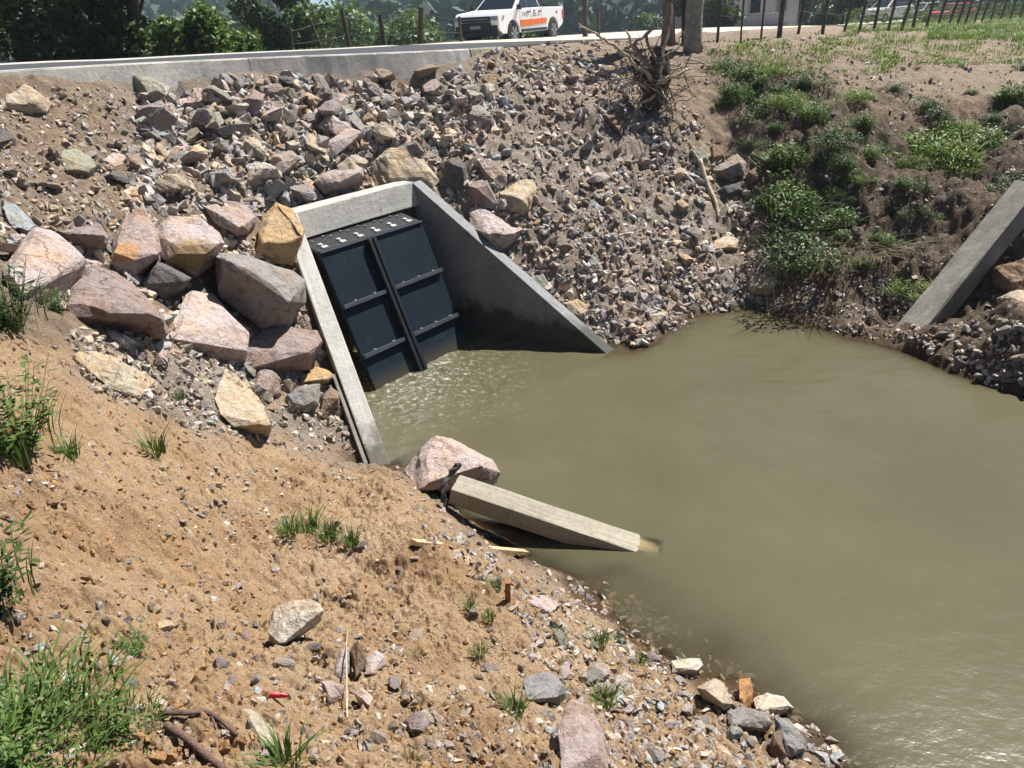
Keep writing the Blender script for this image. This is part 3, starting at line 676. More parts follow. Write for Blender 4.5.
kerb_piece(469.8, 503, M['kerb_old'], 'short stained kerb block at the broken end of the kerb', .27, .28, .005)
ftn = np.gradient(FAR[:, :2], axis=0); ftn /= np.linalg.norm(ftn, axis=1)[:, None]; FN = np.stack([-ftn[:, 1], ftn[:, 0]], 1)
fk = FAR[8:54].copy(); fk2 = FAR[8:54].copy(); fk2[:, :2] += FN[8:54] * .2
mb = MB(); n = len(fk)
V = [];
for i in range(n): V += [v3(fk[i, :2] - FN[8 + i] * .12, fk[i, 2] - .05 - .1 * max(0, i - n + 7) / 7), v3(fk[i, :2], fk[i, 2] + .015 - .1 * max(0, i - n + 7) / 7), v3(fk2[i, :2], fk2[i, 2] + .02 - .1 * max(0, i - n + 7) / 7), v3(fk2[i, :2], fk2[i, 2] - .2)]
mb.add(V, [(r * 4 + s, r * 4 + (s + 1) % 4, r * 4 + 4 + (s + 1) % 4, r * 4 + 4 + s) for r in range(n - 1) for s in range(4)])
tag(mb.build('concrete_kerb', M['concrete']), 'low whitish kerb along the far side of the road by the trees', 'kerb')

# ------------------------------------------------------------------ rocks
def hull_mesh(pts, bevel, cuts, rough, seed, chips=0):
    bm = bmesh.new(); vs = [bm.verts.new(Vector(p)) for p in pts]
    r = bmesh.ops.convex_hull(bm, input=vs)
    bmesh.ops.delete(bm, geom=[v for v in bm.verts if not v.link_faces], context='VERTS')
    if chips:
        rc = np.random.default_rng(seed + 5)
        for _ in range(chips):
            co = np.array([v.co for v in bm.verts]); cen = co.mean(0); d = rc.normal(size=3); d /= np.linalg.norm(d); k = (co - cen) @ d; lim = k.max() * rc.uniform(.80, .95)
            g = bmesh.ops.bisect_plane(bm, geom=bm.verts[:] + bm.edges[:] + bm.faces[:], plane_co=Vector(cen + d * lim), plane_no=Vector(d), clear_outer=True)
            pts2 = [v.co.copy() for v in bm.verts]; bm.clear(); vs = [bm.verts.new(q) for q in pts2]; bmesh.ops.convex_hull(bm, input=vs)
            bmesh.ops.delete(bm, geom=[v for v in bm.verts if not v.link_faces], context='VERTS')
    bmesh.ops.dissolve_limit(bm, angle_limit=.12, verts=bm.verts, edges=bm.edges)
    if bevel: bmesh.ops.bevel(bm, geom=bm.edges[:], offset=bevel, segments=1, profile=.5, affect='EDGES', clamp_overlap=True)
    bmesh.ops.triangulate(bm, faces=bm.faces)
    for _ in range(cuts):
        ln = sorted(e.calc_length() for e in bm.edges); lim = ln[int(len(ln) * .45)]
        bmesh.ops.subdivide_edges(bm, edges=[e for e in bm.edges if e.calc_length() > lim], cuts=1, use_grid_fill=False)
        bmesh.ops.triangulate(bm, faces=[f for f in bm.faces if len(f.verts) > 3])
    if rough:
        bm.normal_update(); co = np.array([v.co for v in bm.verts]); s = 3.0 / (np.ptp(co, axis=0).max() + 1e-6)
        d = fbm(co[:, 0] * s + co[:, 2] * s * .7 + seed, co[:, 1] * s - co[:, 2] * s * .6, seed, 4, .55)
        for v, k in zip(bm.verts, d): v.co += v.normal * float(k) * rough
    me = bpy.data.meshes.new('rock'); bm.to_mesh(me); bm.free(); me.materials.append(M['rock']); return me
TINT0 = {'pink': (.40, .33, .315), 'pale_pink': (.47, .40, .385), 'mauve': (.29, .24, .238), 'grey': (.27, .26, .255), 'dark': (.13, .125, .125), 'ochre': (.46, .33, .19), 'cream': (.47, .40, .30),
        'blue': (.33, .37, .38), 'white': (.56, .52, .46), 'brown': (.23, .165, .12), 'orange': (.45, .25, .11), 'green': (.29, .30, .24)}
TINT = {k: tuple(.80 * c * 1.12 + .20 * .40 for c in v) for k, v in TINT0.items()}
TINT = {k: tuple(c * .95 for c in v) for k, v in TINT0.items()}
RUBT = {k: tuple(.75 * c * 1.3 + .25 * .46 for c in v) for k, v in TINT0.items()}
def traced(label, out, col, ridge=None, lean=48, front=.26, back=.55, group=None, sink=0.0, name='boulder', lift=0, flat=False, at=None):
    P = np.array(out, float); cx = P[:, 0].mean(); yb = P[:, 1].max(); yt = P[:, 1].min()
    G = hit([cx], [min(yb - .12 * (yb - yt), 767 + 8)])[0]; G[2] += lift
    if G[1] > 60: G = aty(cx, yb, 9)
    if at is not None: G = atz(*at)
    vdir = np.array([G[0], G[1]]) / np.hypot(G[0], G[1]); ln = math.radians(lean)
    nrm = np.array([-vdir[0] * math.cos(ln), -vdir[1] * math.cos(ln), math.sin(ln)])      # up and towards the path
    def on(pxy):
        r = ray(pxy[:, 0], pxy[:, 1]); t = ((G - EYEP) @ nrm) / (r @ nrm); return EYEP + r * t[:, None]
    O = on(P); r = ray(P[:, 0], P[:, 1]); Gh = hit(np.clip(P[:, 0], -60, 1090), P[:, 1])
    tp = np.linalg.norm(O - EYEP, axis=1); tg = np.linalg.norm(Gh - EYEP, axis=1)
    size0 = (P[:, 1].max() - P[:, 1].min() + np.ptp(P[:, 0])) / 2 / FOC * np.linalg.norm(G - EYEP)
    tt = tg - .04 * size0 if flat else np.minimum(tp, tg - .10 * size0)
    O = EYEP + r / np.linalg.norm(r, axis=1)[:, None] * tt[:, None]; c = O.mean(0); w = size0
    rs = np.random.default_rng(int(cx * 7 + yb))
    pts = [o for o in O]
    # a second, slightly smaller ring behind, sunk in the bank
    for o in O: pts.append(c + (o - c) * .8 - nrm * back * w * rs.uniform(.7, 1.1))
    if ridge is not None:
        for o in on(np.array(ridge, float)): pts.append(o + (EYEP - o) / np.linalg.norm(EYEP - o) * min(.6, front * 1.9) * w)
    else:
        for o in O: pts.append(c + (o - c) * rs.uniform(.62, .8) + nrm * front * w * rs.uniform(.5, .8))
    pts = np.array(pts); base = np.array([c[0], c[1], pts[:, 2].min()])
    me = hull_mesh(pts - base, .008 * w, 4, .06 * w, int(cx) % 97, 4)
    o = bpy.data.objects.new(name, me); o.location = base; o.color = (*TINT[col], 1); link(o)
    BOULD.append(o)
    return tag(o, label, 'rock' if name == 'rock' else 'boulder', group)
BOULD = []
T = traced
T('broad pale pink slab leaning beside the dark plank', [(36, 229), (52, 230), (66, 243), (83, 259), (78, 268), (58, 281), (36, 298), (14, 300), (0, 284), (6, 266), (26, 256)], 'pale_pink', None, 55, .12)
T('big mauve wedge-shaped boulder with a sharp lower tip', [(66, 308), (75, 273), (93, 263), (116, 271), (146, 293), (174, 323), (166, 333), (143, 331), (110, 321), (67, 313)], 'mauve', [(84, 300), (120, 303), (150, 314)], 38, .25)
T('pinkish boulder with a round orange rust spot', [(124, 216), (143, 207), (156, 230), (161, 251), (146, 270), (133, 278), (110, 263), (114, 241)], 'pink', [(113, 252), (135, 260), (158, 254)], 36, .28)
T('mauve boulder with ochre underside between the rust-spotted and ochre boulders', [(157, 230), (169, 216), (199, 216), (219, 233), (224, 243), (212, 266), (196, 275), (166, 261), (158, 253)], 'pale_pink', [(163, 254), (186, 246), (206, 254), (220, 243)], 35, .3)
def stain(o, px, py, rad, col):
    co = np.array([v.co[:] for v in o.data.vertices]); W = co + np.array(o.location); X, Y = proj(W); d = np.hypot(X - px, Y - py); k = np.where(d < 8)[0]
    k = k[np.argmin(np.linalg.norm(W[k] - EYEP, axis=1))] if len(k) else int(np.argmin(d))
    o.data.materials.clear(); o.data.materials.append(rock_material('stained_rock', True, (tuple(float(q) for q in co[k]), rad, col)))
stain(BOULD[2], 126, 243, .11, (.46, .26, .13)); stain(BOULD[3], 190, 264, .19, (.29, .205, .11)); 
T('tilted mauve slab tucked behind the ochre boulder', [(202, 205), (228, 200), (248, 206), (256, 216), (248, 233), (237, 235), (215, 224), (208, 214)], 'pink', [(222, 216), (240, 228)], 50, .2)
T('tall ochre boulder leaning on the culvert lintel', [(262, 216), (276, 202), (292, 208), (305, 230), (304, 240), (294, 266), (276, 263), (257, 251), (258, 230)], 'ochre', [(260, 243), (286, 243), (303, 237)], 38, .3)
T('largest dark grey boulder with a pale lit top, against the wing wall', [(212, 255), (239, 253), (259, 266), (292, 271), (307, 283), (304, 303), (286, 326), (259, 328), (216, 295)], 'grey', [(224, 259), (250, 270), (274, 286), (288, 302)], 24, .34)
T('dark boulder with a white edge wedged under two mauve ones', [(156, 260), (191, 278), (186, 286), (163, 300), (142, 285)], 'dark', [(158, 264), (172, 273), (186, 281)], 30, .3)
T('smooth pale pink slab lying below the darkest boulder', [(189, 288), (212, 295), (229, 313), (247, 334), (246, 351), (212, 349), (169, 339), (173, 326)], 'pale_pink', None, 62, .14)
T('lumpy mauve boulder beside the near wing wall', [(266, 325), (285, 328), (317, 331), (323, 341), (310, 362), (280, 369), (250, 368), (243, 354), (256, 339)], 'mauve', [(252, 358), (282, 360), (308, 352)], 55, .22)
T('ochre wedge-shaped rock at the foot of the boulder pile', [(226, 370), (234, 376), (257, 398), (271, 425), (261, 430), (233, 427), (220, 414), (214, 398)], 'cream', [(222, 410), (245, 416), (266, 424)], 55, .24)
T('flat yellowish slab bedded in the orange earth', [(70, 349), (100, 353), (159, 376), (160, 389), (146, 399), (110, 389), (88, 376)], 'cream', None, 68, .05, .25, flat=True)
T('small rounded mauve rock under the lumpy mauve boulder', [(257, 370), (268, 368), (278, 374), (281, 391), (268, 398), (252, 391)], 'mauve', None, 55, .3)
T('small grey rock low beside the wing wall', [(284, 398), (301, 386), (320, 384), (319, 404), (306, 412), (289, 409)], 'grey', None, 55, .3)
T('flat-topped ochre rock beside the wing wall', [(301, 376), (315, 365), (336, 372), (335, 377), (315, 384), (301, 382)], 'ochre', [(305, 379), (325, 379)], 60, .3)
T('reddish block close against the form board', [(331, 386), (340, 393), (339, 409), (326, 419), (319, 416), (321, 397)], 'brown', [(323, 398), (338, 398)], 55, .3)
T('rounded pink-grey boulder at the water holding up the sunken beam', [(403, 471), (421, 446), (437, 436), (451, 438), (470, 447), (493, 460), (501, 473), (496, 486), (468, 492), (440, 493), (414, 487)], 'pale_pink', [(420, 474), (452, 468), (480, 466)], 28, .2, .6, at=(445, 486, .02))
T('grey block at the very tip of the near wing wall', [(388, 436), (409, 435), (417, 446), (412, 457), (391, 452)], 'grey', None, 55, .3)
T('thin tilted rock with a white top on bare orange earth', [(267, 632), (282, 624), (300, 615), (322, 610), (322, 620), (300, 637), (282, 645), (268, 646)], 'white', None, -22, .02, .40, lift=.03, name='rock')
T('long pale stone half buried near the two brown sticks', [(241, 709), (252, 711), (276, 729), (284, 749), (279, 762), (262, 746), (246, 723)], 'cream', None, 68, .12, .4, name='rock', flat=True)
T('red-brown block standing at the edge of the stone heap', [(557, 710), (573, 702), (593, 707), (605, 739), (607, 775), (562, 772), (558, 727)], 'pink', [(575, 742), (598, 752)], 62, .14, .4, name='rock')
T('dark grey block above the red-brown block', [(523, 678), (549, 671), (566, 680), (566, 693), (559, 705), (527, 700)], 'grey', [(528, 694), (558, 697)], 58, .2, name='rock')
T('pale blue slab among the shore stones', [(534, 612), (544, 610), (569, 619), (568, 629), (541, 624)], 'blue', None, 62, .15, name='rock', flat=True)
T('flat pink stone beside the rusty stake', [(523, 595), (549, 595), (561, 604), (551, 612), (532, 609)], 'pale_pink', None, 66, .12, name='rock', flat=True)
T('white-topped stone standing alone in the shallows', [(671, 660), (700, 658), (704, 665), (695, 677), (672, 673)], 'white', [(676, 668), (698, 668)], 55, .3, name='rock')
T('pale rock with a dark hollow side in the shore heap', [(695, 687), (714, 678), (724, 683), (734, 704), (724, 711), (704, 703)], 'cream', [(706, 690), (722, 703)], 50, .3, name='rock')
T('whitest rounded rock at the outer end of the shore heap', [(753, 700), (767, 691), (784, 697), (794, 708), (781, 716), (757, 712)], 'white', None, 58, .25, name='rock')
T('grey-brown rock in the middle of the shore heap', [(724, 712), (742, 708), (765, 712), (773, 722), (765, 732), (730, 727)], 'grey', None, 55, .25, name='rock')
T('jagged speckled rock at the outer foot of the shore heap', [(775, 718), (788, 718), (806, 743), (806, 751), (788, 759), (775, 735)], 'grey', None, 55, .25, name='rock')
T('orange rock standing in the shallow water', [(739, 679), (750, 678), (753, 692), (750, 706), (740, 706)], 'orange', None, 45, .25, name='rock')
T('dark brown rock in the shore heap with a pale rim', [(772, 732), (780, 730), (786, 755), (782, 768), (770, 752)], 'brown', None, 50, .25, name='rock')
T('cream rock on the earth just under the kerb', [(0, 100), (15, 90), (25, 88), (45, 93), (54, 101), (48, 112), (25, 112), (3, 107)], 'cream', None, 50, .2)
T('grey-green slab lying alone on the brown bank', [(56, 153), (75, 147), (90, 156), (95, 166), (88, 174), (66, 170)], 'green', [(66, 168), (88, 170)], 62, .16, name='rock')
T('pale mauve slab beside the grey-green one', [(100, 162), (113, 153), (126, 155), (124, 164), (113, 167)], 'pale_pink', None, 64, .12, name='rock', flat=True)
T('dark bluish stone at the foot of the brown bank', [(-14, 128), (2, 126), (15, 137), (15, 144), (-14, 146)], 'dark', [(-10, 138), (12, 139)], 58, .2, name='rock')
T('pale blue rock above the plank', [(1, 203), (14, 205), (28, 217), (35, 225), (30, 233), (10, 224)], 'blue', [(10, 222), (28, 231)], 55, .2, name='rock')
T('long dark mauve rock behind the pink slab', [(53, 229), (80, 227), (100, 225), (107, 238), (90, 248), (70, 243)], 'mauve', [(62, 232), (85, 233), (104, 236)], 52, .3, name='rock')
T('orange-streaked boulder directly above the culvert lintel', [(372, 164), (386, 149), (407, 146), (424, 158), (440, 180), (435, 187), (373, 188)], 'cream', None, 50, .2)
T('round grey boulder above the lintel beside the orange-streaked one', [(311, 180), (336, 166), (353, 159), (365, 166), (364, 178), (342, 193), (324, 195)], 'pink', [(320, 184), (340, 182), (360, 172)], 50, .3)
T('long grey slab lying along the lintel', [(281, 198), (300, 188), (318, 187), (312, 194), (288, 204)], 'green', None, 60, .2)
T('leaning dark slab half way up the rock slope', [(340, 104), (353, 107), (366, 126), (366, 134), (356, 133), (344, 117)], 'grey', [(352, 122), (362, 131)], 45, .25)
T('cube-like brown block near the kerb in the rock slope', [(241, 101), (254, 90), (265, 94), (262, 108), (253, 114), (243, 112)], 'mauve', [(250, 99), (262, 100)], 45, .3)
T('pale pink block near the kerb beside the bare earth', [(183, 103), (196, 87), (206, 91), (205, 107), (196, 110), (185, 108)], 'pale_pink', None, 50, .25)
T('white angular stone in the middle of the rock slope', [(175, 161), (182, 146), (195, 157), (193, 161), (182, 163)], 'white', None, 55, .2, name='rock')
T('dark boulder at the upper end of the far wing wall', [(438, 164), (459, 155), (468, 169), (465, 188), (450, 188)], 'dark', [(445, 162), (462, 168)], 45, .3)
T('grey lit slab leaning above the far wing wall', [(474, 160), (486, 156), (508, 172), (507, 183), (498, 191), (485, 178)], 'pink', None, 48, .2)
T('triangular brown-grey block with a lit edge', [(466, 186), (487, 177), (501, 209), (479, 207)], 'mauve', [(476, 188), (488, 184)], 48, .25)
T('ochre-sided pink boulder beside the far wing wall', [(498, 193), (515, 181), (533, 179), (537, 188), (531, 211), (524, 216), (510, 211)], 'cream', [(512, 196), (522, 200)], 50, .3)
T('long pink slab resting on top of the far wing wall', [(468, 211), (480, 207), (515, 218), (525, 227), (517, 238), (494, 248), (484, 238), (471, 228)], 'pale_pink', [(488, 234), (510, 230)], 55, .3)
T('tan block half way down the far wing wall', [(562, 303), (578, 299), (587, 306), (585, 320), (566, 318)], 'cream', None, 50, .3)
T('grey block beside the far wing wall above the tan one', [(528, 277), (544, 272), (549, 284), (544, 297), (531, 292)], 'green', None, 50, .25)
T('small grey top stone of the boulder heap in the gully', [(690, 152), (706, 144), (710, 161), (697, 165)], 'green', None, 45, .3)
T('red-brown stone on the boulder heap in the gully', [(710, 144), (725, 146), (725, 159), (712, 163)], 'brown', None, 45, .3)
T('biggest grey block of the boulder heap in the gully', [(712, 171), (736, 152), (749, 163), (745, 174), (727, 180)], 'grey', [(722, 170), (740, 162)], 45, .3)
T('lowest grey stone of the boulder heap in the gully', [(717, 189), (740, 182), (744, 191), (727, 198)], 'dark', None, 50, .3)
T('tan end stone of the boulder heap in the gully', [(747, 174), (757, 165), (759, 180), (748, 187)], 'brown', None, 45, .3)
T('tan stone on the gully floor below the boulder heap', [(711, 241), (732, 234), (739, 240), (738, 249), (714, 249)], 'cream', [(718, 246), (735, 246)], 58, .25, name='rock')
T('big cream stone near the far shoreline', [(746, 284), (757, 271), (770, 270), (778, 282), (770, 294), (752, 294)], 'cream', [(757, 288), (772, 287)], 52, .25, name='rock')
T('brown slab at the shadow of the uprooted stump', [(601, 114), (612, 110), (624, 124), (622, 137), (611, 128)], 'brown', None, 45, .25, name='rock')
T('flat white stone on the scree above the gully', [(671, 173), (678, 167), (687, 169), (684, 176), (674, 178)], 'white', None, 62, .15, name='rock')
T('brown slab under the leaning concrete beam', [(990, 270), (1008, 262), (1026, 257), (1036, 285), (1010, 292), (994, 286)], 'brown', None, 52, .2)
T('pale rock under the lower brown slab by the leaning beam', [(996, 298), (1016, 290), (1036, 292), (1036, 312), (1008, 312)], 'cream', None, 55, .2)
T('upright dark stone in the small stone cluster', [(351, 648), (358, 638), (366, 655), (364, 668), (355, 680), (351, 666)], 'brown', None, 25, .25, .3, name='rock')
T('pink stone against the upright dark stone', [(334, 664), (342, 646), (351, 645), (352, 672), (342, 680), (335, 675)], 'pink', None, 55, .2, name='rock')
T('two-toned pink stone behind the upright dark stone', [(365, 660), (376, 650), (386, 656), (386, 664), (374, 674), (366, 674)], 'pale_pink', None, 55, .2, name='rock')
T('dark purple stone at the end of the small stone cluster', [(403, 721), (414, 712), (426, 712), (431, 722), (424, 732), (408, 732)], 'mauve', None, 50, .25, name='rock')
T('pink lump low in the small stone cluster', [(353, 693), (362, 688), (374, 697), (371, 707), (358, 705)], 'pale_pink', None, 55, .2, name='rock')
T('mauve lump beside the thin dry stem', [(321, 682), (333, 680), (345, 686), (342, 700), (328, 703)], 'pink', None, 55, .25, name='rock')
T('smooth yellow pebble on bare orange earth', [(154, 625), (160, 620), (170, 620), (175, 626), (168, 631), (158, 631)], 'cream', None, 60, .25, name='rock')

# loose stones that nothing tells apart, copies of a few meshes
def random_rock(seed, n=14, cuts=3):
    r = np.random.default_rng(seed); p = r.normal(size=(n, 3)); p /= np.linalg.norm(p, axis=1)[:, None]
    p = np.sign(p) * np.abs(p) ** .7; p *= np.array([1, r.uniform(.6, .9), r.uniform(.4, .7)])
    return hull_mesh(p * .5, .008, cuts, .05, seed, 3)
ROCKS = [random_rock(s) for s in range(100, 114)]
PALETTE = ['pink', 'pale_pink', 'mauve', 'grey', 'grey', 'green', 'dark', 'cream', 'blue', 'pink', 'pale_pink', 'mauve', 'white', 'white', 'cream', 'brown', 'ochre']
def sample_px(poly, n, rng):
    P = np.array(poly, float); lo = P.min(0); hi = P.max(0); out = np.empty((0, 2))
    while len(out) < n:
        q = rng.uniform(lo, hi, (n * 3, 2)); out = np.r_[out, q[in_poly(q[:, 0], q[:, 1], poly)]]
    return out[:n]
def scatter(poly, n, smin, smax, label, group, rng, palette=PALETTE, power=2.0):
    px = sample_px(poly, n * 2, rng); H = hit(px[:, 0], px[:, 1]); k = 0
    for h in H:
        if k >= n: break
        if h[1] > 40 or h[2] < -.03: continue
        if in_poly(np.array([h[0]]), np.array([h[1]]), TROUGH)[0]: continue
        s = smin + (smax - smin) * rng.random() ** power
        o = bpy.data.objects.new('rock', ROCKS[rng.integers(len(ROCKS))]); link(o)
        o.scale = (s * rng.uniform(.85, 1.3), s * rng.uniform(.8, 1.1), s * rng.uniform(.7, 1.05)); o.rotation_euler = (rng.uniform(-.6, .6), rng.uniform(-.6, .6), rng.uniform(0, 6.3))
        o.location = (h[0], h[1], h[2] + s * .16); c = np.array(RUBT[palette[rng.integers(len(palette))]]) * rng.uniform(.75, 1.1); o.color = (*c, 1)
        tag(o, label, 'rock', group); k += 1
r = np.random.default_rng(5)
scatter([(150, 78), (470, 74), (500, 110), (470, 150), (410, 175), (300, 200), (170, 200), (140, 120)], 115, .16, .46, 'loose angular stone of the rock pile between kerb and culvert', 'loose stones between kerb and culvert', r)
scatter([(0, 130), (150, 130), (160, 205), (60, 225), (0, 200)], 14, .10, .20, 'small loose stone on the bare brown bank under the kerb', 'loose stones on the brown bank', r)
scatter([(470, 85), (640, 60), (700, 120), (750, 220), (730, 300), (640, 335), (540, 240), (480, 170)], 85, .09, .32, 'loose stone on the scree beyond the far wing wall', 'loose stones on the scree', r)
scatter([(180, 330), (330, 380), (370, 440), (300, 440), (200, 420)], 14, .08, .17, 'small stone at the foot of the boulders by the near wing wall', 'stones at the foot of the boulders', r)
scatter([(510, 600), (580, 600), (680, 670), (790, 730), (800, 768), (560, 768), (510, 650)], 46, .05, .13, 'angular stone in the stone strip along the near waterline', 'stones along the near waterline', r)
scatter([(170, 480), (500, 520), (500, 768), (250, 768)], 48, .03, .085, 'small stone lying on the orange earth', 'small stones on the orange earth', r)
scatter([(920, 335), (1040, 320), (1040, 390), (985, 382), (940, 362)], 26, .09, .20, 'grey stone in the heap at the foot of the leaning beam', 'stones at the foot of the leaning beam', r)

# the rest of the rubble, past counting: one object
def rubble():
    protos = []
    for s in range(300, 326):
        r = np.random.default_rng(s); p = r.normal(size=(11, 3)); p /= np.linalg.norm(p, axis=1)[:, None]; p *= np.array([1, r.uniform(.55, .95), r.uniform(.35, .75)]) * .5
        bm = bmesh.new(); vs = [bm.verts.new(Vector(q)) for q in p]; bmesh.ops.convex_hull(bm, input=vs)
        bmesh.ops.delete(bm, geom=[v for v in bm.verts if not v.link_faces], context='VERTS'); bmesh.ops.triangulate(bm, faces=bm.faces); bm.verts.index_update()
        protos.append((np.array([v.co for v in bm.verts]), np.array([[v.index for v in f.verts] for f in bm.faces]))); bm.free()
    rng = np.random.default_rng(9)
    zones = [([(470, 48), (640, 40), (660, 90), (480, 95)], 1300, .03, .2, 2.2), ([(150, 76), (470, 72), (520, 110), (470, 150), (412, 178), (297, 205), (200, 210), (120, 215), (140, 120)], 4300, .05, .27, 2.0),
             ([(-30, 90), (150, 85), (150, 215), (-30, 235)], 1500, .025, .11, 2.5),
             ([(-20, 225), (290, 205), (310, 330), (360, 440), (250, 400), (80, 330)], 2000, .04, .20, 2),
             ([(470, 75), (600, 60), (700, 110), (760, 200), (765, 300), (640, 345), (598, 345), (430, 190)], 8500, .018, .19, 2.9),
             ([(60, 330), (260, 330), (385, 452), (320, 455), (200, 430), (90, 390)], 1700, .025, .10, 2.2),
             ([(0, 330), (390, 455), (520, 560), (800, 768), (0, 768)], 3200, .008, .055, 3), ([(-20, 330), (390, 455), (520, 560), (800, 768), (-20, 800)], -3600, .008, .055, 3.2),
             ([(300, 620), (440, 620), (440, 760), (300, 760)], 220, .015, .06, 2),
             ([(180, 470), (420, 470), (420, 560), (180, 540)], 350, .02, .07, 2),
             ([(390, 460), (500, 540), (600, 605), (700, 680), (810, 770), (560, 770), (520, 620), (430, 540)], 3000, .012, .085, 2.4), ([(430, 620), (700, 680), (800, 768), (430, 768)], 900, .012, .06, 2.4),
             ([(560, 575), (640, 600), (760, 680), (860, 768), (800, 768), (700, 690)], 500, .03, .12, 2),
             ([(900, 330), (1050, 310), (1050, 395), (985, 385), (930, 358)], 900, .03, .12, 2),
             ([(640, 290), (900, 270), (930, 350), (850, 335), (750, 305), (640, 345)], 1600, .02, .09, 2.4),
             ([(720, 60), (1050, 60), (1050, 330), (900, 330), (760, 300)], 2300, .03, .12, 2.6),
             ([(620, 40), (1040, 30), (1040, 90), (700, 90)], 700, .04, .14, 2.4)]
    Vs = []; Fs = []; Cs = []; base = 0
    for poly, n, s0, s1, pw in zones:
        soil = n < 0; px = sample_px(poly, abs(n), rng); H = hit(px[:, 0], px[:, 1]); ok = (H[:, 1] < 35) & (rng.random(len(H)) < .45 + 1.5 * sstep(-.25, .25, fbm(H[:, 0] * 1.7, H[:, 1] * 1.7, 91, 3))); H = H[ok]
        tr = in_poly(H[:, 0], H[:, 1], TROUGH); H = H[~tr]; sd, _ = road_side(H[:, 0], H[:, 1]); H = H[sd < -.12]
        for h in H:
            v, f = protos[rng.integers(len(protos))]; s = s0 + (s1 - s0) * rng.random() ** pw
            q = rng.normal(size=4); q /= np.linalg.norm(q); w, x, y, z = q
            R = np.array([[1 - 2 * (y * y + z * z), 2 * (x * y - z * w), 2 * (x * z + y * w)], [2 * (x * y + z * w), 1 - 2 * (x * x + z * z), 2 * (y * z - x * w)], [2 * (x * z - y * w), 2 * (y * z + x * w), 1 - 2 * (x * x + y * y)]])
            Vs.append((v * s) @ R.T + h + np.array([0, 0, s * rng.uniform(-.22, .16)])); Fs.append(f + base); base += len(v)
            c = np.array(RUBT[PALETTE[rng.integers(len(PALETTE))]]) * rng.uniform(.7, 1.15)
            if s < .05: c = c * .75 + np.array([.2, .13, .07]) * .25
            if soil: c = np.array([.40, .245, .115]) * rng.uniform(.7, 1.15)
            Cs.append(np.tile(c, (len(v), 1)))
    me = np_mesh('rubble', np.concatenate(Vs), np.concatenate(Fs), M['rubble'], False, {'tint': np.concatenate(Cs)})
    tag(link(bpy.data.objects.new('rubble', me)), 'small mixed rubble strewn over the banks between the larger stones', None, None, 'stuff')
rubble()

# ------------------------------------------------------------------ concrete beams, boards, sticks
mb = MB(); a = Vector(BEAM_A); b = Vector(BEAM_B); mb.bar(a - Vector((0, 0, .07)), b - Vector((0, 0, .07)), .21, .14)
tag(mb.build('concrete_beam', M['concrete_beam'], bevel=.012, cuts=3, noise=.006), 'tan concrete beam sloping down into the muddy water', 'beam')
qa = atz(906, 344, -.08); qb = aty(1024, 198, 8.9)
mb = MB().bar(qa, qb + (qb - qa) * .05, .30, .30)
tag(mb.build('concrete_beam', M['concrete_old'], bevel=.015, cuts=3, noise=.012), 'grey concrete beam leaning up the far bank from the waterline', 'beam')
def polyline_px(pts, lift=0.0):
    out = []
    for x, y, l in pts: h = hit([x], [y])[0]; out.append(Vector(h) + Vector((0, 0, l + lift)))
    return out
h0 = hit([-30], [250])[0]; h1 = hit([30], [264])[0]
tag(MB().bar(Vector(h0) + Vector((0, 0, .05)), Vector(h1) + Vector((0, 0, .10)), .10, .06).build('plank', M['stick'], bevel=.004), 'dark weathered plank end poking out beside the pale pink slab', 'plank')
h0, h1 = polyline_px([(414, 549, .05), (526, 558, .05)])
tag(MB().bar(h0, h1, .055, .03).build('plank', M['plank'], bevel=.004), 'thin pale wooden board lying on the earth below the sunken beam', 'plank')
h = hit([507], [601])[0]
tag(MB().bar(Vector(h) - Vector((0, 0, .1)), Vector(h) + Vector((.01, 0, .13)), .03, .03, (0, 1, 0)).build('stake', M['rust'], bevel=.003), 'short rusty square stake standing in the near bank', 'stake')
def stick(pts, r0, r1, mat, label, name='stick', cat='stick', branches=()):
    P = polyline_px(pts); P = [Vector(p) for p in smooth_line(np.array(P), 4)]
    mb = MB().tube(P, list(np.linspace(r0, r1, len(P))), 7)
    for br, rr in branches:
        Q = [Vector(p) for p in smooth_line(np.array(polyline_px(br)), 3)]; mb.tube(Q, list(np.linspace(rr, rr * .5, len(Q))), 6)
    return tag(mb.build(name, mat, smooth=True), label, cat)
stick([(165, 716, .012), (190, 718, .02), (212, 719, .022), (238, 738, .015)], .009, .006, M['stick'], 'forked brown stick lying on the orange earth', branches=[([(212, 719, .02), (220, 738, .0)], .005)])
stick([(168, 731, .025), (190, 745, .022), (205, 757, .015), (225, 772, .01)], .011, .009, M['stick'], 'straight brown stick beside the forked one')
stick([(347, 718, .0), (349, 690, .06), (350, 672, .10), (352, 655, .13)], .004, .002, M['deadwood'], 'thin dry stem standing in the small stone cluster', 'dry_stem', 'stem')
stick([(699, 168, .12), (707, 190, .08), (715, 205, .05), (718, 220, .02)], .035, .025, M['deadwood'], 'pale bent branch leaning below the boulder heap in the gully', 'branch', 'branch')
stick([(800, 302, .0), (775, 312, .06), (768, 318, .05), (778, 330, .02)], .010, .005, M['deadwood'], 'pale dead twig tangle at the far waterline', 'twig', 'twig', [([(768, 318, .04), (762, 296, .30)], .006), ([(775, 312, .06), (772, 300, .2), (776, 285, .36)], .005), ([(770, 316, .04), (755, 322, .04)], .006), ([(772, 316, .05), (781, 318, .15)], .005)])
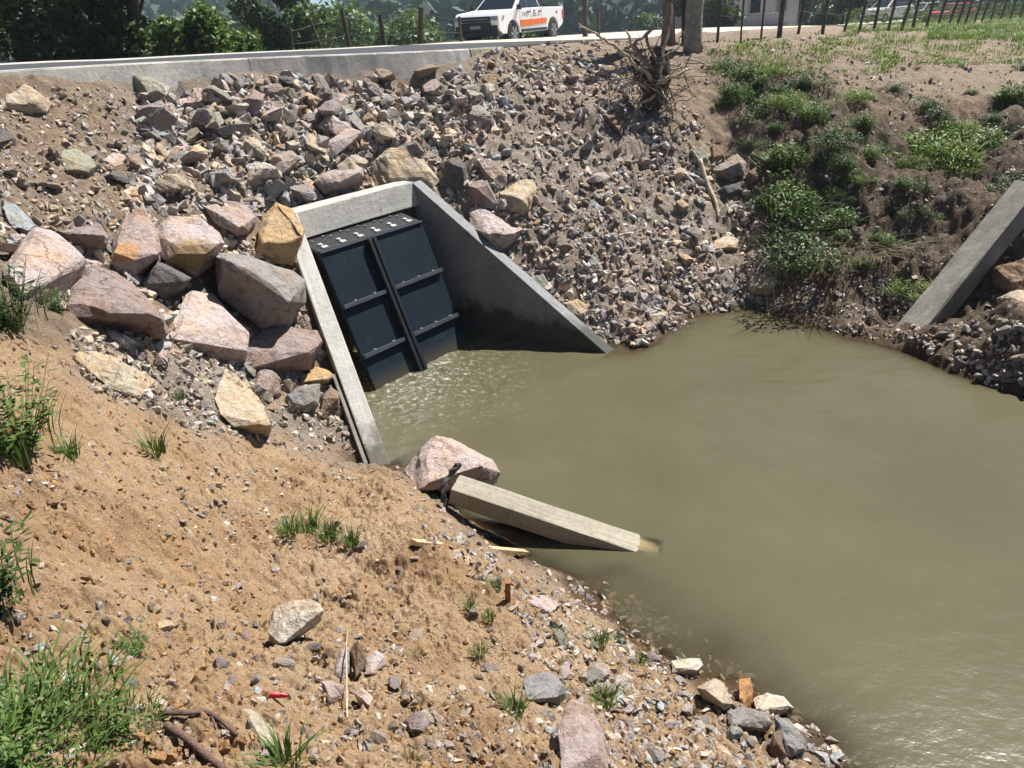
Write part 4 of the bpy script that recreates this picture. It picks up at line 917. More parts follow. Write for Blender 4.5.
# red plastic scrap: a small folded strip
h = hit([270], [697])[0]
pts = [Vector(h) + Vector((x, y, z)) for x, y, z in [(-.055, .01, .012), (-.03, .004, .024), (0, -.002, .018), (.03, -.004, .014), (.06, -.004, .006)]]
V = []; F = []
for i, p in enumerate(pts): w = (.003, .012, .013, .010, .002)[i]; V += [p + Vector((0, w, -.004)), p + Vector((0, 0, .008)), p + Vector((0, -w, -.006))]
for i in range(4): F += [(i * 3, i * 3 + 1, i * 3 + 4, i * 3 + 3), (i * 3 + 1, i * 3 + 2, i * 3 + 5, i * 3 + 4), (i * 3 + 2, i * 3, i * 3 + 3, i * 3 + 5)]
tag(MB().add(V, F).build('plastic_scrap', M['red'], smooth=True), 'crumpled red plastic scrap on the orange earth', 'scrap')
# black rag draped round the beam's upper end
A = Vector(BEAM_A); d = (Vector(BEAM_B) - A).normalized(); sd = d.cross(Vector((0, 0, 1))).normalized()
if sd.y > 0: sd = -sd
pts = [A + d * .02 - sd * .10 + Vector((0, 0, .10)), A - d * .03 - sd * .02 + Vector((0, 0, .03)), A - d * .05 + sd * .06 - Vector((0, 0, .02)), A - d * .03 + sd * .13 - Vector((0, 0, .12)), A + d * .02 + sd * .15 - Vector((0, 0, .24)), A + d * .07 + sd * .16 - Vector((0, 0, .34))]
P = [Vector(p) for p in smooth_line(np.array(pts), 4)]
tag(MB().tube(P, [.021 + .005 * math.sin(i * .9) for i in range(len(P))], 6).build('rag', M['rag'], noise=.022), 'black rag twisted round the upper end of the sunken beam', 'rag')

# uprooted stump with its tangle of roots
def stump():
    b = hit([652], [112])[0]; rng = random.Random(4)
    t = empty('uprooted_stump', b, 0, 'uprooted stump with a tangle of bare roots above the scree', 'stump')
    mb = MB(); P = [Vector((-.05, .1, -.25)), Vector((0, .05, .1)), Vector((.05, 0, .35)), Vector((.03, .05, .6)), Vector((.10, .15, .8))]
    mb.tube([Vector(p) for p in smooth_line(np.array(P), 5)], [(.17 + .05 * math.sin(i * 1.3)) * (1 - .028 * i) for i in range(21)], 9)
    mb.tube([Vector((.05, .05, .2)), Vector((.2, .1, .45)), Vector((.22, .2, .8))], [.12, .10, .05], 8)
    mb.tube([Vector((0, .05, .3)), Vector((-.2, .1, .55)), Vector((-.25, .2, .7))], [.10, .08, .04], 8)
    mb.build('trunk', M['bark_dark'], t, noise=.07)
    def px(x, y, dy=0): return Vector(aty(x, y, b[1] + dy)) - Vector(b)
    lines = [([px(655, 82), px(633, 62, -.2), px(612, 45, -.4), px(596, 35, -.6), px(580, 23, -.7)], .035),
             ([px(657, 85), px(662, 60), px(668, 30, .1), px(672, 5, .1)], .04), ([px(655, 80), px(640, 55, .2), px(625, 32, .2)], .045),
             ([px(660, 70), px(648, 40), px(655, 25), px(664, 20)], .035), ([px(650, 88), px(668, 78, -.2), px(690, 70, -.2)], .05),
             ([px(652, 70), px(635, 45), px(648, 34, .1), px(660, 22, .1)], .04), ([px(650, 80), px(662, 95, -.3), px(672, 112, -.4)], .022), ([px(656, 82), px(668, 100, -.3), px(678, 112, -.3)], .02),
             ([px(650, 92), px(632, 82, -.2), px(615, 92, -.2)], .03), ([px(655, 60), px(675, 50), px(684, 30, .2)], .03), ([px(648, 60), px(630, 50, .1), px(615, 50, .1)], .03), ([px(655, 95, -.1), px(640, 105, -.2), px(630, 122, -.3)], .03)]
    for p, r0 in lines:
        Q = [Vector(q) + Vector((rng.uniform(-.02, .02), rng.uniform(-.05, .05), rng.uniform(-.02, .02))) for q in smooth_line(np.array(p), 4)]
        MB().tube(Q, list(np.linspace(r0 * .85, r0 * .3, len(Q))), 7).build('root', M['deadwood' if rng.random() < .6 else 'bark'], t, smooth=True)
    mb = MB()
    for i in range(130):
        a = Vector((rng.gauss(0, .26), rng.gauss(0, .15), rng.uniform(.1, .8))); dr = Vector((rng.gauss(0, 1), rng.gauss(0, .7), rng.gauss(-.2, .8))).normalized() * rng.uniform(.2, .6)
        mb.tube([a, a + dr * .5 + Vector((0, 0, rng.uniform(-.08, .08))), a + dr], [.010, .007, .003], 4)
    mb.build('fine_roots', M['bark'], t)
stump()
def bare_trunk(px, py, y, r, h, mat, label, lean):
    b = aty(px, py, y); b[2] = gz(b[0], b[1]) - .1
    t = empty('tree', b, 0, label, 'tree'); mb = MB(); rng = random.Random(px)
    P = [Vector((lean * z + .03 * math.sin(z * 2 + px), .02 * math.sin(z * 3), z)) for z in np.linspace(0, h, 16)]
    mb.tube(P, [r * (1.25 if i == 0 else 1.08 if i == 1 else 1 - .02 * i) for i in range(16)], 14); mb.build('trunk', mat, t, smooth=True, noise=.015)
    for k in range(3):
        a = P[11 + k]; e = a + Vector((rng.uniform(-.7, .7), rng.uniform(-.4, .4), rng.uniform(.6, 1.1)))
        MB().tube([a, (a + e) / 2 + Vector((0, 0, -.08)), e], [r * .35, r * .25, r * .1], 7).build('limb', mat, t, smooth=True)
bare_trunk(667, 45, 15.2, .12, 3.6, M['bark'], 'thin dark bare trunk just behind the uprooted stump', -.03)
bare_trunk(695, 48, 14.6, .155, 3.8, M['bark_grey'], 'thick grey bare trunk standing at the edge of the scree', -.02)
bare_trunk(687, 46, 15.4, .10, 3.6, M['bark_dark'], 'dark slender trunk hugging the thick grey trunk', -.03)

# ------------------------------------------------------------------ plants
def blades(n, rad, h, wid, rng, lean=.5, dz=0):
    V = []; F = []; C = []
    for _ in range(n):
        a = rng.uniform(0, 6.283); r = rad * math.sqrt(rng.random()); x, y = r * math.cos(a), r * math.sin(a); hh = h * rng.uniform(.45, 1.1); ln = rng.uniform(.1, 1) * lean * hh
        d = a + rng.uniform(-.9, .9); dx, dy = math.cos(d), math.sin(d); w = wid * rng.uniform(.6, 1.2); b = len(V); sx, sy = -dy * w, dx * w
        for t, k in ((0, .8), (.35, 1), (.7, .7), (1, .06)):
            z = hh * (t - .28 * lean * t * t); o = ln * t * t
            V += [(x + dx * o + sx * k, y + dy * o + sy * k, z + dz), (x + dx * o - sx * k, y + dy * o - sy * k, z + dz)]
        c = rng.random(); C += [c] * 8
        for i in range(3): F.append((b + i * 2, b + i * 2 + 1, b + i * 2 + 3, b + i * 2 + 2))
    return V, F, C
def leaves(n, box, size, rng, shell=0.0, flat=.3):
    """leaf quads spread through an ellipsoid standing on the ground"""
    V = []; F = []; C = []
    for _ in range(n):
        while True:
            p = [rng.uniform(-1, 1) for _ in range(3)]; q = sum(k * k for k in p)
            if shell ** 2 < q < 1: break
        x, y, z = p[0] * box[0], p[1] * box[1], (p[2] + 1) * box[2]
        s = size * rng.uniform(.5, 1.25); u = Vector((rng.gauss(0, 1), rng.gauss(0, 1), rng.gauss(0, .6))).normalized(); w = u.cross(Vector((rng.gauss(0, .5), rng.gauss(0, .5), 1))).normalized(); b = len(V)
        c0 = Vector((x, y, z)); V += [c0 - u * s, c0 + w * s * .45, c0 + u * s, c0 - w * s * .45]; F.append((b, b + 1, b + 2, b + 3)); C += [rng.random()] * 4
    return V, F, C
def leafmesh(name, parts, mat):
    V = []; F = []; C = []
    for v, f, c in parts: b = len(V); V += [tuple(q) for q in v]; F += [tuple(b + i for i in q) for q in f]; C += c
    me = np_mesh(name, np.array(V), np.array(F), mat, False, {'tint': np.repeat(np.array(C)[:, None], 3, 1)}); return me
PR = random.Random(3)
def weed_mesh(rng, h, rad, n):
    parts = []; V = []; F = []; C = []
    for _ in range(n):
        a = rng.uniform(0, 6.28); e = Vector((math.cos(a) * rad * rng.uniform(.2, 1), math.sin(a) * rad * rng.uniform(.2, 1), h * rng.uniform(.5, 1))); b0 = Vector((e.x * .25, e.y * .25, 0))
        for k in range(int(11)):
            t = (k + 1) / 11; p = b0.lerp(e, t); p.z = e.z * (t ** .8); s = (.014 if h < .3 else .026) * rng.uniform(.6, 1.3); an = rng.uniform(0, 6.28)
            u = Vector((math.cos(an), math.sin(an), rng.uniform(-.3, .5))).normalized(); w = u.cross(Vector((0, 0, 1))).normalized() * s * .35; b = len(V)
            V += [p, p + u * s + w, p + u * s * 2.1, p + u * s - w]; F.append((b, b + 1, b + 2, b + 3)); C += [rng.random()] * 4
        b = len(V); sd = Vector((.003, 0, 0)); V += [b0 - sd, b0 + sd, e + sd * .5, e - sd * .5]; F.append((b, b + 1, b + 2, b + 3)); C += [.3] * 4
    return V, F, C
GRASS = [leafmesh('grass_tuft', [blades(70, .06, .20, .0045, PR, .9)], M['leaf_mid']) for _ in range(4)]
BIG_GRASS = leafmesh('grass_tuft', [blades(230, .26, .16, .0045, PR, 1.5), leaves(420, (.24, .24, .06), .013, PR), weed_mesh(PR, .16, .2, 22)], M['leaf_mid'])
DRY = leafmesh('grass_tuft', [blades(60, .07, .14, .003, PR, 1.1)], M['leaf_dry'])
def plant(name, me, px, py, s, label, cat='plant', group=None, rz=None, dz=0):
    h = hit([px], [py])[0]; o = bpy.data.objects.new(name, me); link(o); o.location = (h[0], h[1], h[2] + dz); o.scale = (s, s, s * PR.uniform(.9, 1.1)); o.rotation_euler = (0, 0, PR.uniform(0, 6.28) if rz is None else rz)
    return tag(o, label, cat, group)
w1 = leafmesh('weed', [weed_mesh(PR, .40, .26, 44), blades(60, .2, .25, .004, PR)], M['leaf_mid'])
w2 = leafmesh('weed', [weed_mesh(PR, .46, .28, 52), blades(40, .2, .3, .004, PR)], M['leaf_dark'])
plant('weed', w2, 12, 330, 1.0, 'dark green weed at the foot of the pale pink slab', 'weed')
plant('weed', w1, 18, 455, 1.0, 'leafy weed beside the flat yellowish slab', 'weed')
plant('weed', w2, -2, 610, .75, 'tall leafy weed at the side of the bare earth', 'weed')
plant('grass_tuft', BIG_GRASS, 35, 725, .9, 'biggest bright green grass clump near the two brown sticks', 'grass')
plant('grass_tuft', BIG_GRASS, 5, 775, .9, 'grass clump behind the biggest bright green one', 'grass')
plant('grass_tuft', BIG_GRASS, 112, 735, .5, 'small offshoot of the biggest bright green grass clump', 'grass')
plant('weed', w1, 135, 655, .28, 'small wilted weed alone on the bare orange earth', 'weed')
plant('weed', w1, 58, 312, .4, 'small bright weed under the sharp tip of the mauve wedge boulder', 'weed')
plant('grass_tuft', GRASS[0], 70, 458, .7, 'yellow-green sprig by the flat yellowish slab', 'grass')
plant('grass_tuft', GRASS[1], 155, 455, 1.0, 'low grass patch below the flat yellowish slab', 'grass')
for i, (x, y, s) in enumerate([(290, 535, .8), (310, 533, 1.0), (330, 540, .8), (352, 545, .7)]): plant('grass_tuft', GRASS[i], x, y, s, 'grass tuft in the clump among grey pebbles on the orange earth', 'grass', 'grass tufts among grey pebbles')
for i, (x, y, s) in enumerate([(470, 610, .4), (496, 590, .5), (480, 655, .45), (600, 645, .6), (605, 705, .7), (618, 640, .4), (515, 715, .6), (640, 665, .4), (560, 700, .4), (490, 620, .4)]): plant('grass_tuft', GRASS[i % 4], x, y, s, 'small grass tuft among the stones along the near waterline', 'grass', 'grass tufts along the near waterline')
for i, (x, y, s) in enumerate([(325, 628, .4), (415, 655, .4), (410, 765, .5), (285, 768, .7), (560, 640, .4), (180, 400, .6)]): plant('grass_tuft', DRY if i < 3 else GRASS[i % 4], x, y, s, 'thin sparse grass sprout on the orange earth', 'grass', 'thin sprouts on the orange earth')
# the far bank
def bank_clump(rng, r, h, n, mat, bl=60, dry=False):
    parts = []
    for k in range(9):
        a = rng.uniform(0, 6.28); d = r * rng.uniform(0, 1.15); q = rng.uniform(.25, .6); ox, oy, oz = d * math.cos(a) * 1.3, d * math.sin(a) * .8, rng.uniform(-.12, .04)
        for (v, f, c) in (leaves(n // 6, (r * q, r * q, h * q * .6), .023, rng), blades(bl // 9 + 8, r * q, h * q * 1.3, .005, rng, 1.5)):
            parts.append(([(x + ox, y + oy, z + oz) for x, y, z in v], f, c))
    return leafmesh('shrub', parts, mat)
CL = [bank_clump(PR, .45, .5, 1500, M['leaf_mid'], 200), bank_clump(PR, .5, .5, 1500, M['leaf_dark'], 260), bank_clump(PR, .4, .6, 1200, M['leaf_mid'], 300), bank_clump(PR, .42, .4, 900, M['leaf_bright'], 420)]
HANG = leafmesh('shrub', [([(x * 1.2, y, z * .8 - .1) for x, y, z in v], f, c) for v, f, c in (blades(520, .5, .40, .0045, PR, 1.7), leaves(300, (.5, .4, .12), .018, PR))], M['leaf_thatch'])
plant('shrub', CL[0], 785, 205, 1.35, 'green shrub spilling into the gully from its far side', 'shrub')
plant('shrub', CL[2], 778, 165, 1.15, 'small green shrub above the one spilling into the gully', 'shrub')
plant('shrub', CL[1], 805, 245, 1.45, 'dark green shrub lowest on the gully side near the water', 'shrub')
plant('shrub', HANG, 845, 240, 1.3, 'shaggy brown root clump hanging on the far bank', 'shrub')
plant('shrub', CL[0], 830, 222, .8, 'green shrub on top of the shaggy brown root clump', 'shrub')
plant('shrub', CL[3], 905, 290, .55, 'lone yellow-green tussock beside the leaning beam', 'shrub')
plant('shrub', CL[3], 945, 160, 1.5, 'brightest green clump in the middle of the far bank', 'shrub')
plant('shrub', CL[2], 985, 150, 1.35, 'tall green clump next to the brightest clump on the far bank', 'shrub')
plant('shrub', HANG, 975, 185, .8, 'dry brown clump under the tall green clump', 'shrub')
plant('shrub', CL[1], 1010, 190, .9, 'dark shrub over the upper end of the leaning beam', 'shrub')
plant('shrub', CL[2], 955, 290, .45, 'small weed in the shade under the leaning beam', 'shrub')
for i, (x, y, s) in enumerate([(745, 75, 1.), (765, 90, 1.0), (735, 95, .8), (755, 118, .9), (785, 105, 1.0), (815, 118, 1.0), (840, 140, .9), (865, 125, .8), (800, 85, .8), (850, 100, .8), (870, 155, .7), (930, 112, 1.), (1005, 100, 1.1), (1020, 70, .9), (960, 130, .8), (845, 165, .7), (720, 70, .8), (905, 185, .6), (890, 215, .6), (1000, 230, .5), (725, 105, .5), (748, 145, .6), (772, 130, .5), (822, 160, .6), (858, 180, .5), (830, 195, .6), (915, 140, .6), (968, 95, .5), (890, 90, .5), (910, 165, .6), (880, 240, .5), (925, 215, .5), (865, 265, .4), (990, 120, .6), (775, 75, .6)]):
    plant('shrub', CL[(0, 1, 2, 1, 3)[i % 5]], x, y, s * .85, 'low green tussock dotted over the eroded far bank', 'shrub', 'tussocks on the eroded far bank')
# grass over the flat land behind the far bank
def verge():
    rng = random.Random(8); V = []; F = []; C = []; npr = np.random.default_rng(2)
    zones = [([(800, 36), (1100, 20), (1100, 66), (900, 66)], 520), ([(700, 42), (900, 42), (900, 75), (720, 75)], 230), ([(930, 24), (1100, 14), (1100, 40), (930, 40)], 900), ([(845, 10), (1100, 0), (1100, 28), (845, 33)], 1500)]
    for poly, n in zones:
        px = sample_px(poly, n, npr); H = hit(px[:, 0], px[:, 1])
        for h in H:
            if h[1] > 58: continue
            hh = rng.uniform(.08, .26) * (.6 if h[1] < 19 else 1.0); v, f, c = blades(14, .16, hh, .008, rng, 1.0); b = len(V); V += [(q[0] + h[0], q[1] + h[1], q[2] + h[2]) for q in v]; F += [tuple(b + i for i in q) for q in f]; C += c
    # strip beyond the far road edge
    for i in range(12, 60):
        for _ in range(26):
            t = rng.random(); e = FAR[i] * (1 - t) + FAR[i + 1] * t; d = rng.uniform(.4, 2.6); x, y = e[:2] + NRM[i] * d
            if float(proj(np.array([x, y, e[2]]))[0]) < 290: continue
            z = gz(x, y) if y < 45 else e[2] - .15
            v, f, c = blades(12, .2, .26, .012, rng, .9); b = len(V); V += [(q[0] + x, q[1] + y, q[2] + z) for q in v]; F += [tuple(b + i for i in q) for q in f]; C += c
    me = np_mesh('grass', np.array(V), np.array(F), M['leaf_bright'], False, {'tint': np.repeat(np.array(C)[:, None], 3, 1)})
    tag(link(bpy.data.objects.new('grass', me)), 'sunlit grass on the flat verges behind the pool and road', None, None, 'stuff')
verge()

# ------------------------------------------------------------------ trees
def tree(name, x, y, z, h, rad, label, mat, seed, n=9000, leaf=.09, crown0=.25, squash=1.0, group=None, bark='bark_dark'):
    rng = random.Random(seed); t = empty(name, (x, y, z), 0, label, 'tree' if name == 'tree' else 'bush', group)
    mb = MB(); P = [Vector((.12 * math.sin(k * 1.3 + seed) * k / 5, .1 * math.cos(k + seed) * k / 5, h * .8 * k / 7)) for k in range(8)]
    mb.tube(P, [h * .028 * (1.3 - k * .14) for k in range(8)], 9); blobs = []
    for k in range(13):
        a = rng.uniform(0, 6.28); hz = h * rng.uniform(crown0, .97); f = (1 - abs(hz / h - .55) * 1.1); e = Vector((math.cos(a) * rad * f * rng.uniform(.35, .85), math.sin(a) * rad * f * rng.uniform(.35, .85), hz))
        s = P[min(7, max(1, int(hz / h * 6.5)))] * .92; mb.tube([s, (s + e) / 2 + Vector((0, 0, -.1)), e], [h * .010, h * .007, h * .003], 5); blobs.append((e, rad * rng.uniform(.28, .5)))
    mb.build('trunk', M[bark], t, smooth=True)
    V = []; F = []; C = []
    for i in range(n):
        e, r = blobs[rng.randrange(len(blobs))]; d = Vector((rng.gauss(0, 1), rng.gauss(0, 1), rng.gauss(0, .8))).normalized() * r * rng.uniform(.35, 1.05) ** .6
        c0 = e + d; c0.z = max(c0.z, .1); s = leaf * rng.uniform(.6, 1.3); u = Vector((rng.gauss(0, 1), rng.gauss(0, 1), rng.gauss(0, .7))).normalized(); w = u.cross(Vector((rng.gauss(0, .6), rng.gauss(0, .6), 1))).normalized()
        b = len(V); V += [c0 - u * s, c0 + w * s * .5, c0 + u * s, c0 - w * s * .5]; F.append((b, b + 1, b + 2, b + 3)); C += [rng.random()] * 4
    me = np_mesh('crown', np.array([tuple(v) for v in V]), np.array(F), mat, False, {'tint': np.repeat(np.array(C)[:, None], 3, 1)})
    link(bpy.data.objects.new('crown', me), t); return t
def at_col(px, y, zoff=0):
    p = aty(px, 40, y); return p[0], p[1]
def tz(x, y): return gz(x, y) - .1 if y < 45 else .8
for px, y, h, rad, lab, mat, seed in [(-60, 19, 6, 2.6, 'dark broad tree furthest along the road beyond the whitish kerb', 'leaf_dark', 1), (20, 21, 6.5, 2.5, 'dark dense tree behind the whitish kerb', 'leaf_dark', 2), (85, 19, 6, 2.3, 'drooping dark tree with yellowish twigs behind the whitish kerb', 'leaf_dark', 3), (138, 20, 5.6, 1.7, 'brighter green tree ending the row behind the whitish kerb', 'leaf_mid', 4)]:
    x, y = at_col(px, y); tree('tree', x, y, tz(x, y), h, rad, lab, M[mat], seed, 10000, .11, .06)
x, y = at_col(205, 18); tree('bush', x, y, tz(x, y) - .1, 1.25, 1.15, 'glossy rounded bush beside the road next to the row of trees', M['leaf_mid'], 6, 5000, .075, .05)
x, y = at_col(232, 19); tree('bush', x, y, tz(x, y) - .1, .8, .8, 'smaller low bush at the tip of the glossy rounded bush', M['leaf_mid'], 16, 2500, .07, .05)
x, y = at_col(287, 34); tree('tree', x, y, tz(x, y), 3.9, 1.9, 'round dark tree alone beyond the road', M['leaf_dark'], 7, 8000, .12, .2)
rr = random.Random(12)
for i in range(26):
    px = rr.uniform(150, 660); d = rr.uniform(55, 110); x, y = at_col(px, d)
    tree('bush', x, y, 2.1 - .028 * (d - 40) if d < 75 else .6, rr.uniform(1.2, 2.4), rr.uniform(1.5, 3), 'distant green bush in the valley beyond the road', M['leaf_mid' if i % 3 else 'leaf_dark'], 40 + i, 1400, .22, .05, group='distant bushes in the valley')
for i, (px, d, h) in enumerate([(722, 52, 3.2), (690, 60, 5), (820, 66, 5), (840, 60, 4.2), (920, 85, 6), (960, 90, 7), (1000, 80, 6), (1040, 70, 6), (860, 95, 7), (805, 80, 6)]):
    x, y = at_col(px, d); tree('tree', x, y, 1.6 if d < 62 else .7, h, h * .42, 'leafy tree among the houses and cars beyond the wire fence', M['leaf_dark' if i % 2 else 'leaf_mid'], 80 + i, 2600, .2, .12, group='trees beyond the wire fence')

# ------------------------------------------------------------------ fences
def fence_post(px, base_py, y, h, r, label, group, lean=0, mat='post', zb=None):
    b = aty(px, base_py, y); z = gz(b[0], b[1]) if zb is None else b[2]
    mb = MB(); rng = random.Random(int(px * 3)); P = [Vector((lean * k * h / 4 + .008 * rng.uniform(-1, 1), .01 * rng.uniform(-1, 1), -.25 + (h + .25) * k / 4)) for k in range(5)]
    mb.tube(P, [r * rng.uniform(.9, 1.1) for _ in range(5)], 7)
    o = mb.build('fence_post', M[mat]); o.location = (b[0], b[1], z); tag(o, label, 'fence post', group); return Vector((b[0], b[1], z)), lean
G1 = 'posts of the wire fence behind the far bank'
posts = []
for px, by, y, h, r, ln in [(717, 41, 15.5, 1.5, .025, .02), (741, 41, 16, 1.5, .02, 0), (761, 41, 16.5, 1.5, .02, 0), (779, 39, 17.3, 1.6, .055, .01), (797, 37, 18.6, 1.5, .035, .1), (822, 33, 21, 1.5, .045, .05), (842, 31, 23, 1.5, .04, .2), (858, 29, 24, 1.4, .045, .15), (873, 30, 25, 1.4, .05, .1), (887, 31, 26, 1.4, .045, .12), (900, 31, 27, 1.4, .05, .2), (912, 31, 28, 1.4, .05, .05), (925, 29, 29, 1.4, .05, .15), (936, 27, 31, 1.4, .05, .2), (947, 26, 32.5, 1.4, .05, .25), (956, 25, 34, 1.4, .05, .2), (964, 24, 36, 1.4, .05, .15), (973, 23, 38, 1.4, .05, .2), (981, 22, 40, 1.4, .05, .2), (990, 21, 42, 1.4, .05, .1), (999, 21, 43, 1.4, .05, .2), (1009, 20, 44, 1.4, .05, .15), (1019, 20, 45, 1.4, .05, .1)]:
    posts.append((*fence_post(px, by, y, h, r, 'weathered post in the wire fence behind the far bank', G1, ln), h))
def wire(posts, frac, label):
    mb = MB()
    for (a, la, ha), (b, lb, hb) in zip(posts[:-1], posts[1:]):
        p = a + Vector((la * frac * ha, 0, frac * ha)); q = b + Vector((lb * frac * hb, 0, frac * hb)); mb.tube([p, (p + q) / 2 - Vector((0, 0, .02)), q], .006, 4)
    return mb
for fr, nm in ((.9, 'topmost strand of wire along the fence behind the far bank'), (.6, 'middle strand of wire along the fence behind the far bank'), (.32, 'lowest strand of wire along the fence behind the far bank')):
    tag(wire(posts, fr, nm).build('fence_wire', M['wire']), nm, 'wire')
G2 = 'posts across the road'
posts = []
for px, by, y, h, r, ln in [(293, 50, 21, .75, .04, 0), (327, 47, 22, .95, .035, -.35), (351, 45, 23, 1.2, .06, -.1), (386, 44, 24, 1.05, .07, -.08), (419, 44, 25, 1.15, .08, .14), (461, 42, 26, .9, .05, 0)]:
    posts.append((*fence_post(px, by, y, h, r, 'rough wooden fence post leaning beside the far road edge', G2, ln), h))
for fr, nm in ((.88, 'upper strand of wire between the rough posts across the road'), (.5, 'lower strand of wire between the rough posts across the road')):
    tag(wire(posts, fr, nm).build('fence_wire', M['wire']), nm, 'wire')
fence_post(585, 36, 30, 3.2, .10, 'tall round pole behind the tail of the white pickup', None, 0)
fence_post(598, 35, 29, 1.0, .07, 'short dark stub post beside the tall round pole', None, 0)

# ------------------------------------------------------------------ vehicles
def wheel(t, x, y, r, w, side):
    o = MB().cyl((x, y, r), (x, y + side * w, r), r, 28).build('wheel', M['tyre'], t, bevel=.025)
    rim = MB().cyl((x, y + side * (w + .002), r), (x, y + side * (w + .012), r), r * .66, 24); rim.build('rim', M['rim'], o)
    mb = MB()
    for k in range(6):
        a = k * math.pi / 3; mb.bar((x + .05 * math.cos(a), y + side * (w + .02), r + .05 * math.sin(a)), (x + r * .62 * math.cos(a), y + side * (w + .02), r + r * .62 * math.sin(a)), .07, .02, (0, 1, 0))
    mb.build('spokes', M['grey_paint'], o)
    return o
def pickup(loc, rz):
    t = empty('pickup_truck', loc, rz, 'white pickup truck with an orange stripe parked across the road', 'pickup truck')
    W = .93
    def arch(cx, r, n=7): return [(cx + r * math.cos(a), .40 + r * math.sin(a)) for a in np.linspace(0, math.pi, n)]
    bottom = [(-2.6, .62)] + arch(-1.72, .46)[::-1] + arch(1.45, .46)[::-1] + [(2.35, .42)]
    prof = bottom + [(2.5, .60), (2.52, .95), (2.35, 1.10), (1.2, 1.20), (-.75, 1.22), (-.78, 1.22), (-2.62, 1.20)]
    MB().prism(prof, -W, W).build('body', M['white_paint'], t, bevel=.035)
    # cabin: bottom ring at the belt line, top ring at the roof
    b0 = [(1.25, -.86), (1.25, .86), (-.80, .86), (-.80, -.86)]; t0 = [(.35, -.68), (.35, .68), (-.62, .68), (-.62, -.68)]
    MB().hexa([(x, y, 1.17) for x, y in b0] + [(x, y, 1.80) for x, y in t0]).build('cabin', M['white_paint'], t, bevel=.05)
    def pane(name, q, off):
        q = [Vector(p) for p in q]; n = (q[1] - q[0]).cross(q[3] - q[0]).normalized()
        if n.dot(Vector(off)) < 0: n = -n
        MB().hexa([p + n * .004 for p in q] + [p + n * .016 for p in q]).build(name, M['glass'], t)
    pane('windscreen', [(1.20, -.76, 1.20), (1.20, .76, 1.20), (.42, .62, 1.75), (.42, -.62, 1.75)], (1, 0, .5))
    for s in (-1, 1):
        pane('side_window', [(1.02, s * .865, 1.22), (.28, s * .865, 1.22), (.26, s * .715, 1.68), (.42, s * .715, 1.68)], (0, s, .2))
        pane('side_window', [(.20, s * .865, 1.22), (-.66, s * .865, 1.22), (-.52, s * .715, 1.68), (.18, s * .715, 1.68)], (0, s, .2))
        MB().box(1.02, 1.2, s * .92, s * 1.08, 1.17, 1.34).build('mirror', M['black_trim'], t, bevel=.03)
        MB().box(-1.05, .90, s * (W + .002), s * (W + .09), .42, .52).build('side_step', M['black_trim'], t, bevel=.02)
        MB().hexa([(-1.15, s * (W + .003), .66), (.95, s * (W + .003), .60), (.95, s * (W + .010), .60), (-1.15, s * (W + .010), .66), (-1.15, s * (W + .003), .84), (.95, s * (W + .003), .82), (.95, s * (W + .010), .82), (-1.15, s * (W + .010), .84)]).build('stripe', M['orange_paint'], t)
        for x in (.95, .12, -.74): MB().box(x - .008, x + .008, s * (W + .001), s * (W + .004), .62, 1.17).build('door_gap', M['black_trim'], t)
        for x in (.30, -.58): MB().box(x - .09, x + .09, s * (W + .004), s * (W + .03), 1.06, 1.10).build('handle', M['black_trim'], t)
        d = MB().box(.72, .76, s * (W + .003), s * (W + .007), .94, 1.08).box(.60, .64, s * (W + .003), s * (W + .007), .94, 1.08).box(.48, .52, s * (W + .003), s * (W + .007), .96, 1.08).box(.44, .36, s * (W + .003), s * (W + .007), 1.04, 1.08); d.build('door_lettering', M['decal_grey'], t)
        e = MB().box(-.30, -.05, s * (W + .003), s * (W + .007), .99, 1.03).box(-.34, -.0, s * (W + .003), s * (W + .007), .93, .96); e.build('door_lettering', M['decal_grey'], t)
        MB().box(-.22, -.10, s * (W + .003), s * (W + .007), 1.05, 1.13).build('door_emblem', M['decal_red'], t)
        MB().box(-2.10, -1.95, s * (W + .003), s * (W + .007), .98, 1.06).build('bed_lettering', M['decal_red'], t)
        MB().hexa([(2.30, s * .93, .84), (2.53, s * .60, .86), (2.53, s * .60, .90), (2.30, s * .93, .90), (2.26, s * .935, .98), (2.53, s * .60, .99), (2.53, s * .60, 1.0), (2.26, s * .935, 1.0)] if False else [(2.18, s * .915, .86), (2.56, s * .62, .86), (2.56, s * .90, .86), (2.18, s * .945, .86), (2.10, s * .915, 1.0), (2.54, s * .62, 1.0), (2.54, s * .90, 1.0), (2.10, s * .945, 1.0)]).build('headlight', M['lamp_glass'], t)
        MB().box(2.40, 2.55, s * .62, s * .88, .52, .70).build('fog_lamp', M['black_trim'], t, bevel=.03)
        MB().box(-2.64, -2.5, s * .80, s * .945, .80, 1.10).build('tail_lamp', M['decal_red'], t, bevel=.01)
        for x in (1.45, -1.72): wheel(t, x, s * (W - .24), .39, .25, s)
    MB().box(2.46, 2.58, -.62, .62, .50, .80).build('lower_grille', M['black_trim'], t, bevel=.03)
    MB().box(2.47, 2.575, -.60, .60, .82, 1.0).build('grille', M['black_trim'], t, bevel=.02)
    MB().box(2.56, 2.60, -.55, .55, .90, .925).build('grille_bar', M['grey_paint'], t)
    MB().box(2.582, 2.592, -.22, .22, .60, .70).build('licence_plate', M['grey_paint'], t)
    MB().box(2.30, 2.57, -.94, .94, .34, .50).build('bumper', M['black_trim'], t, bevel=.04)
    MB().box(-2.70, -2.55, -.85, .85, .52, .64).build('rear_bumper', M['steel'], t, bevel=.02)
    mb = MB()
    for s in (-.7, .7): mb.tube([(-.88, s, 1.2), (-.95, s, 1.62), (-1.5, s, 1.24)], .035, 8)
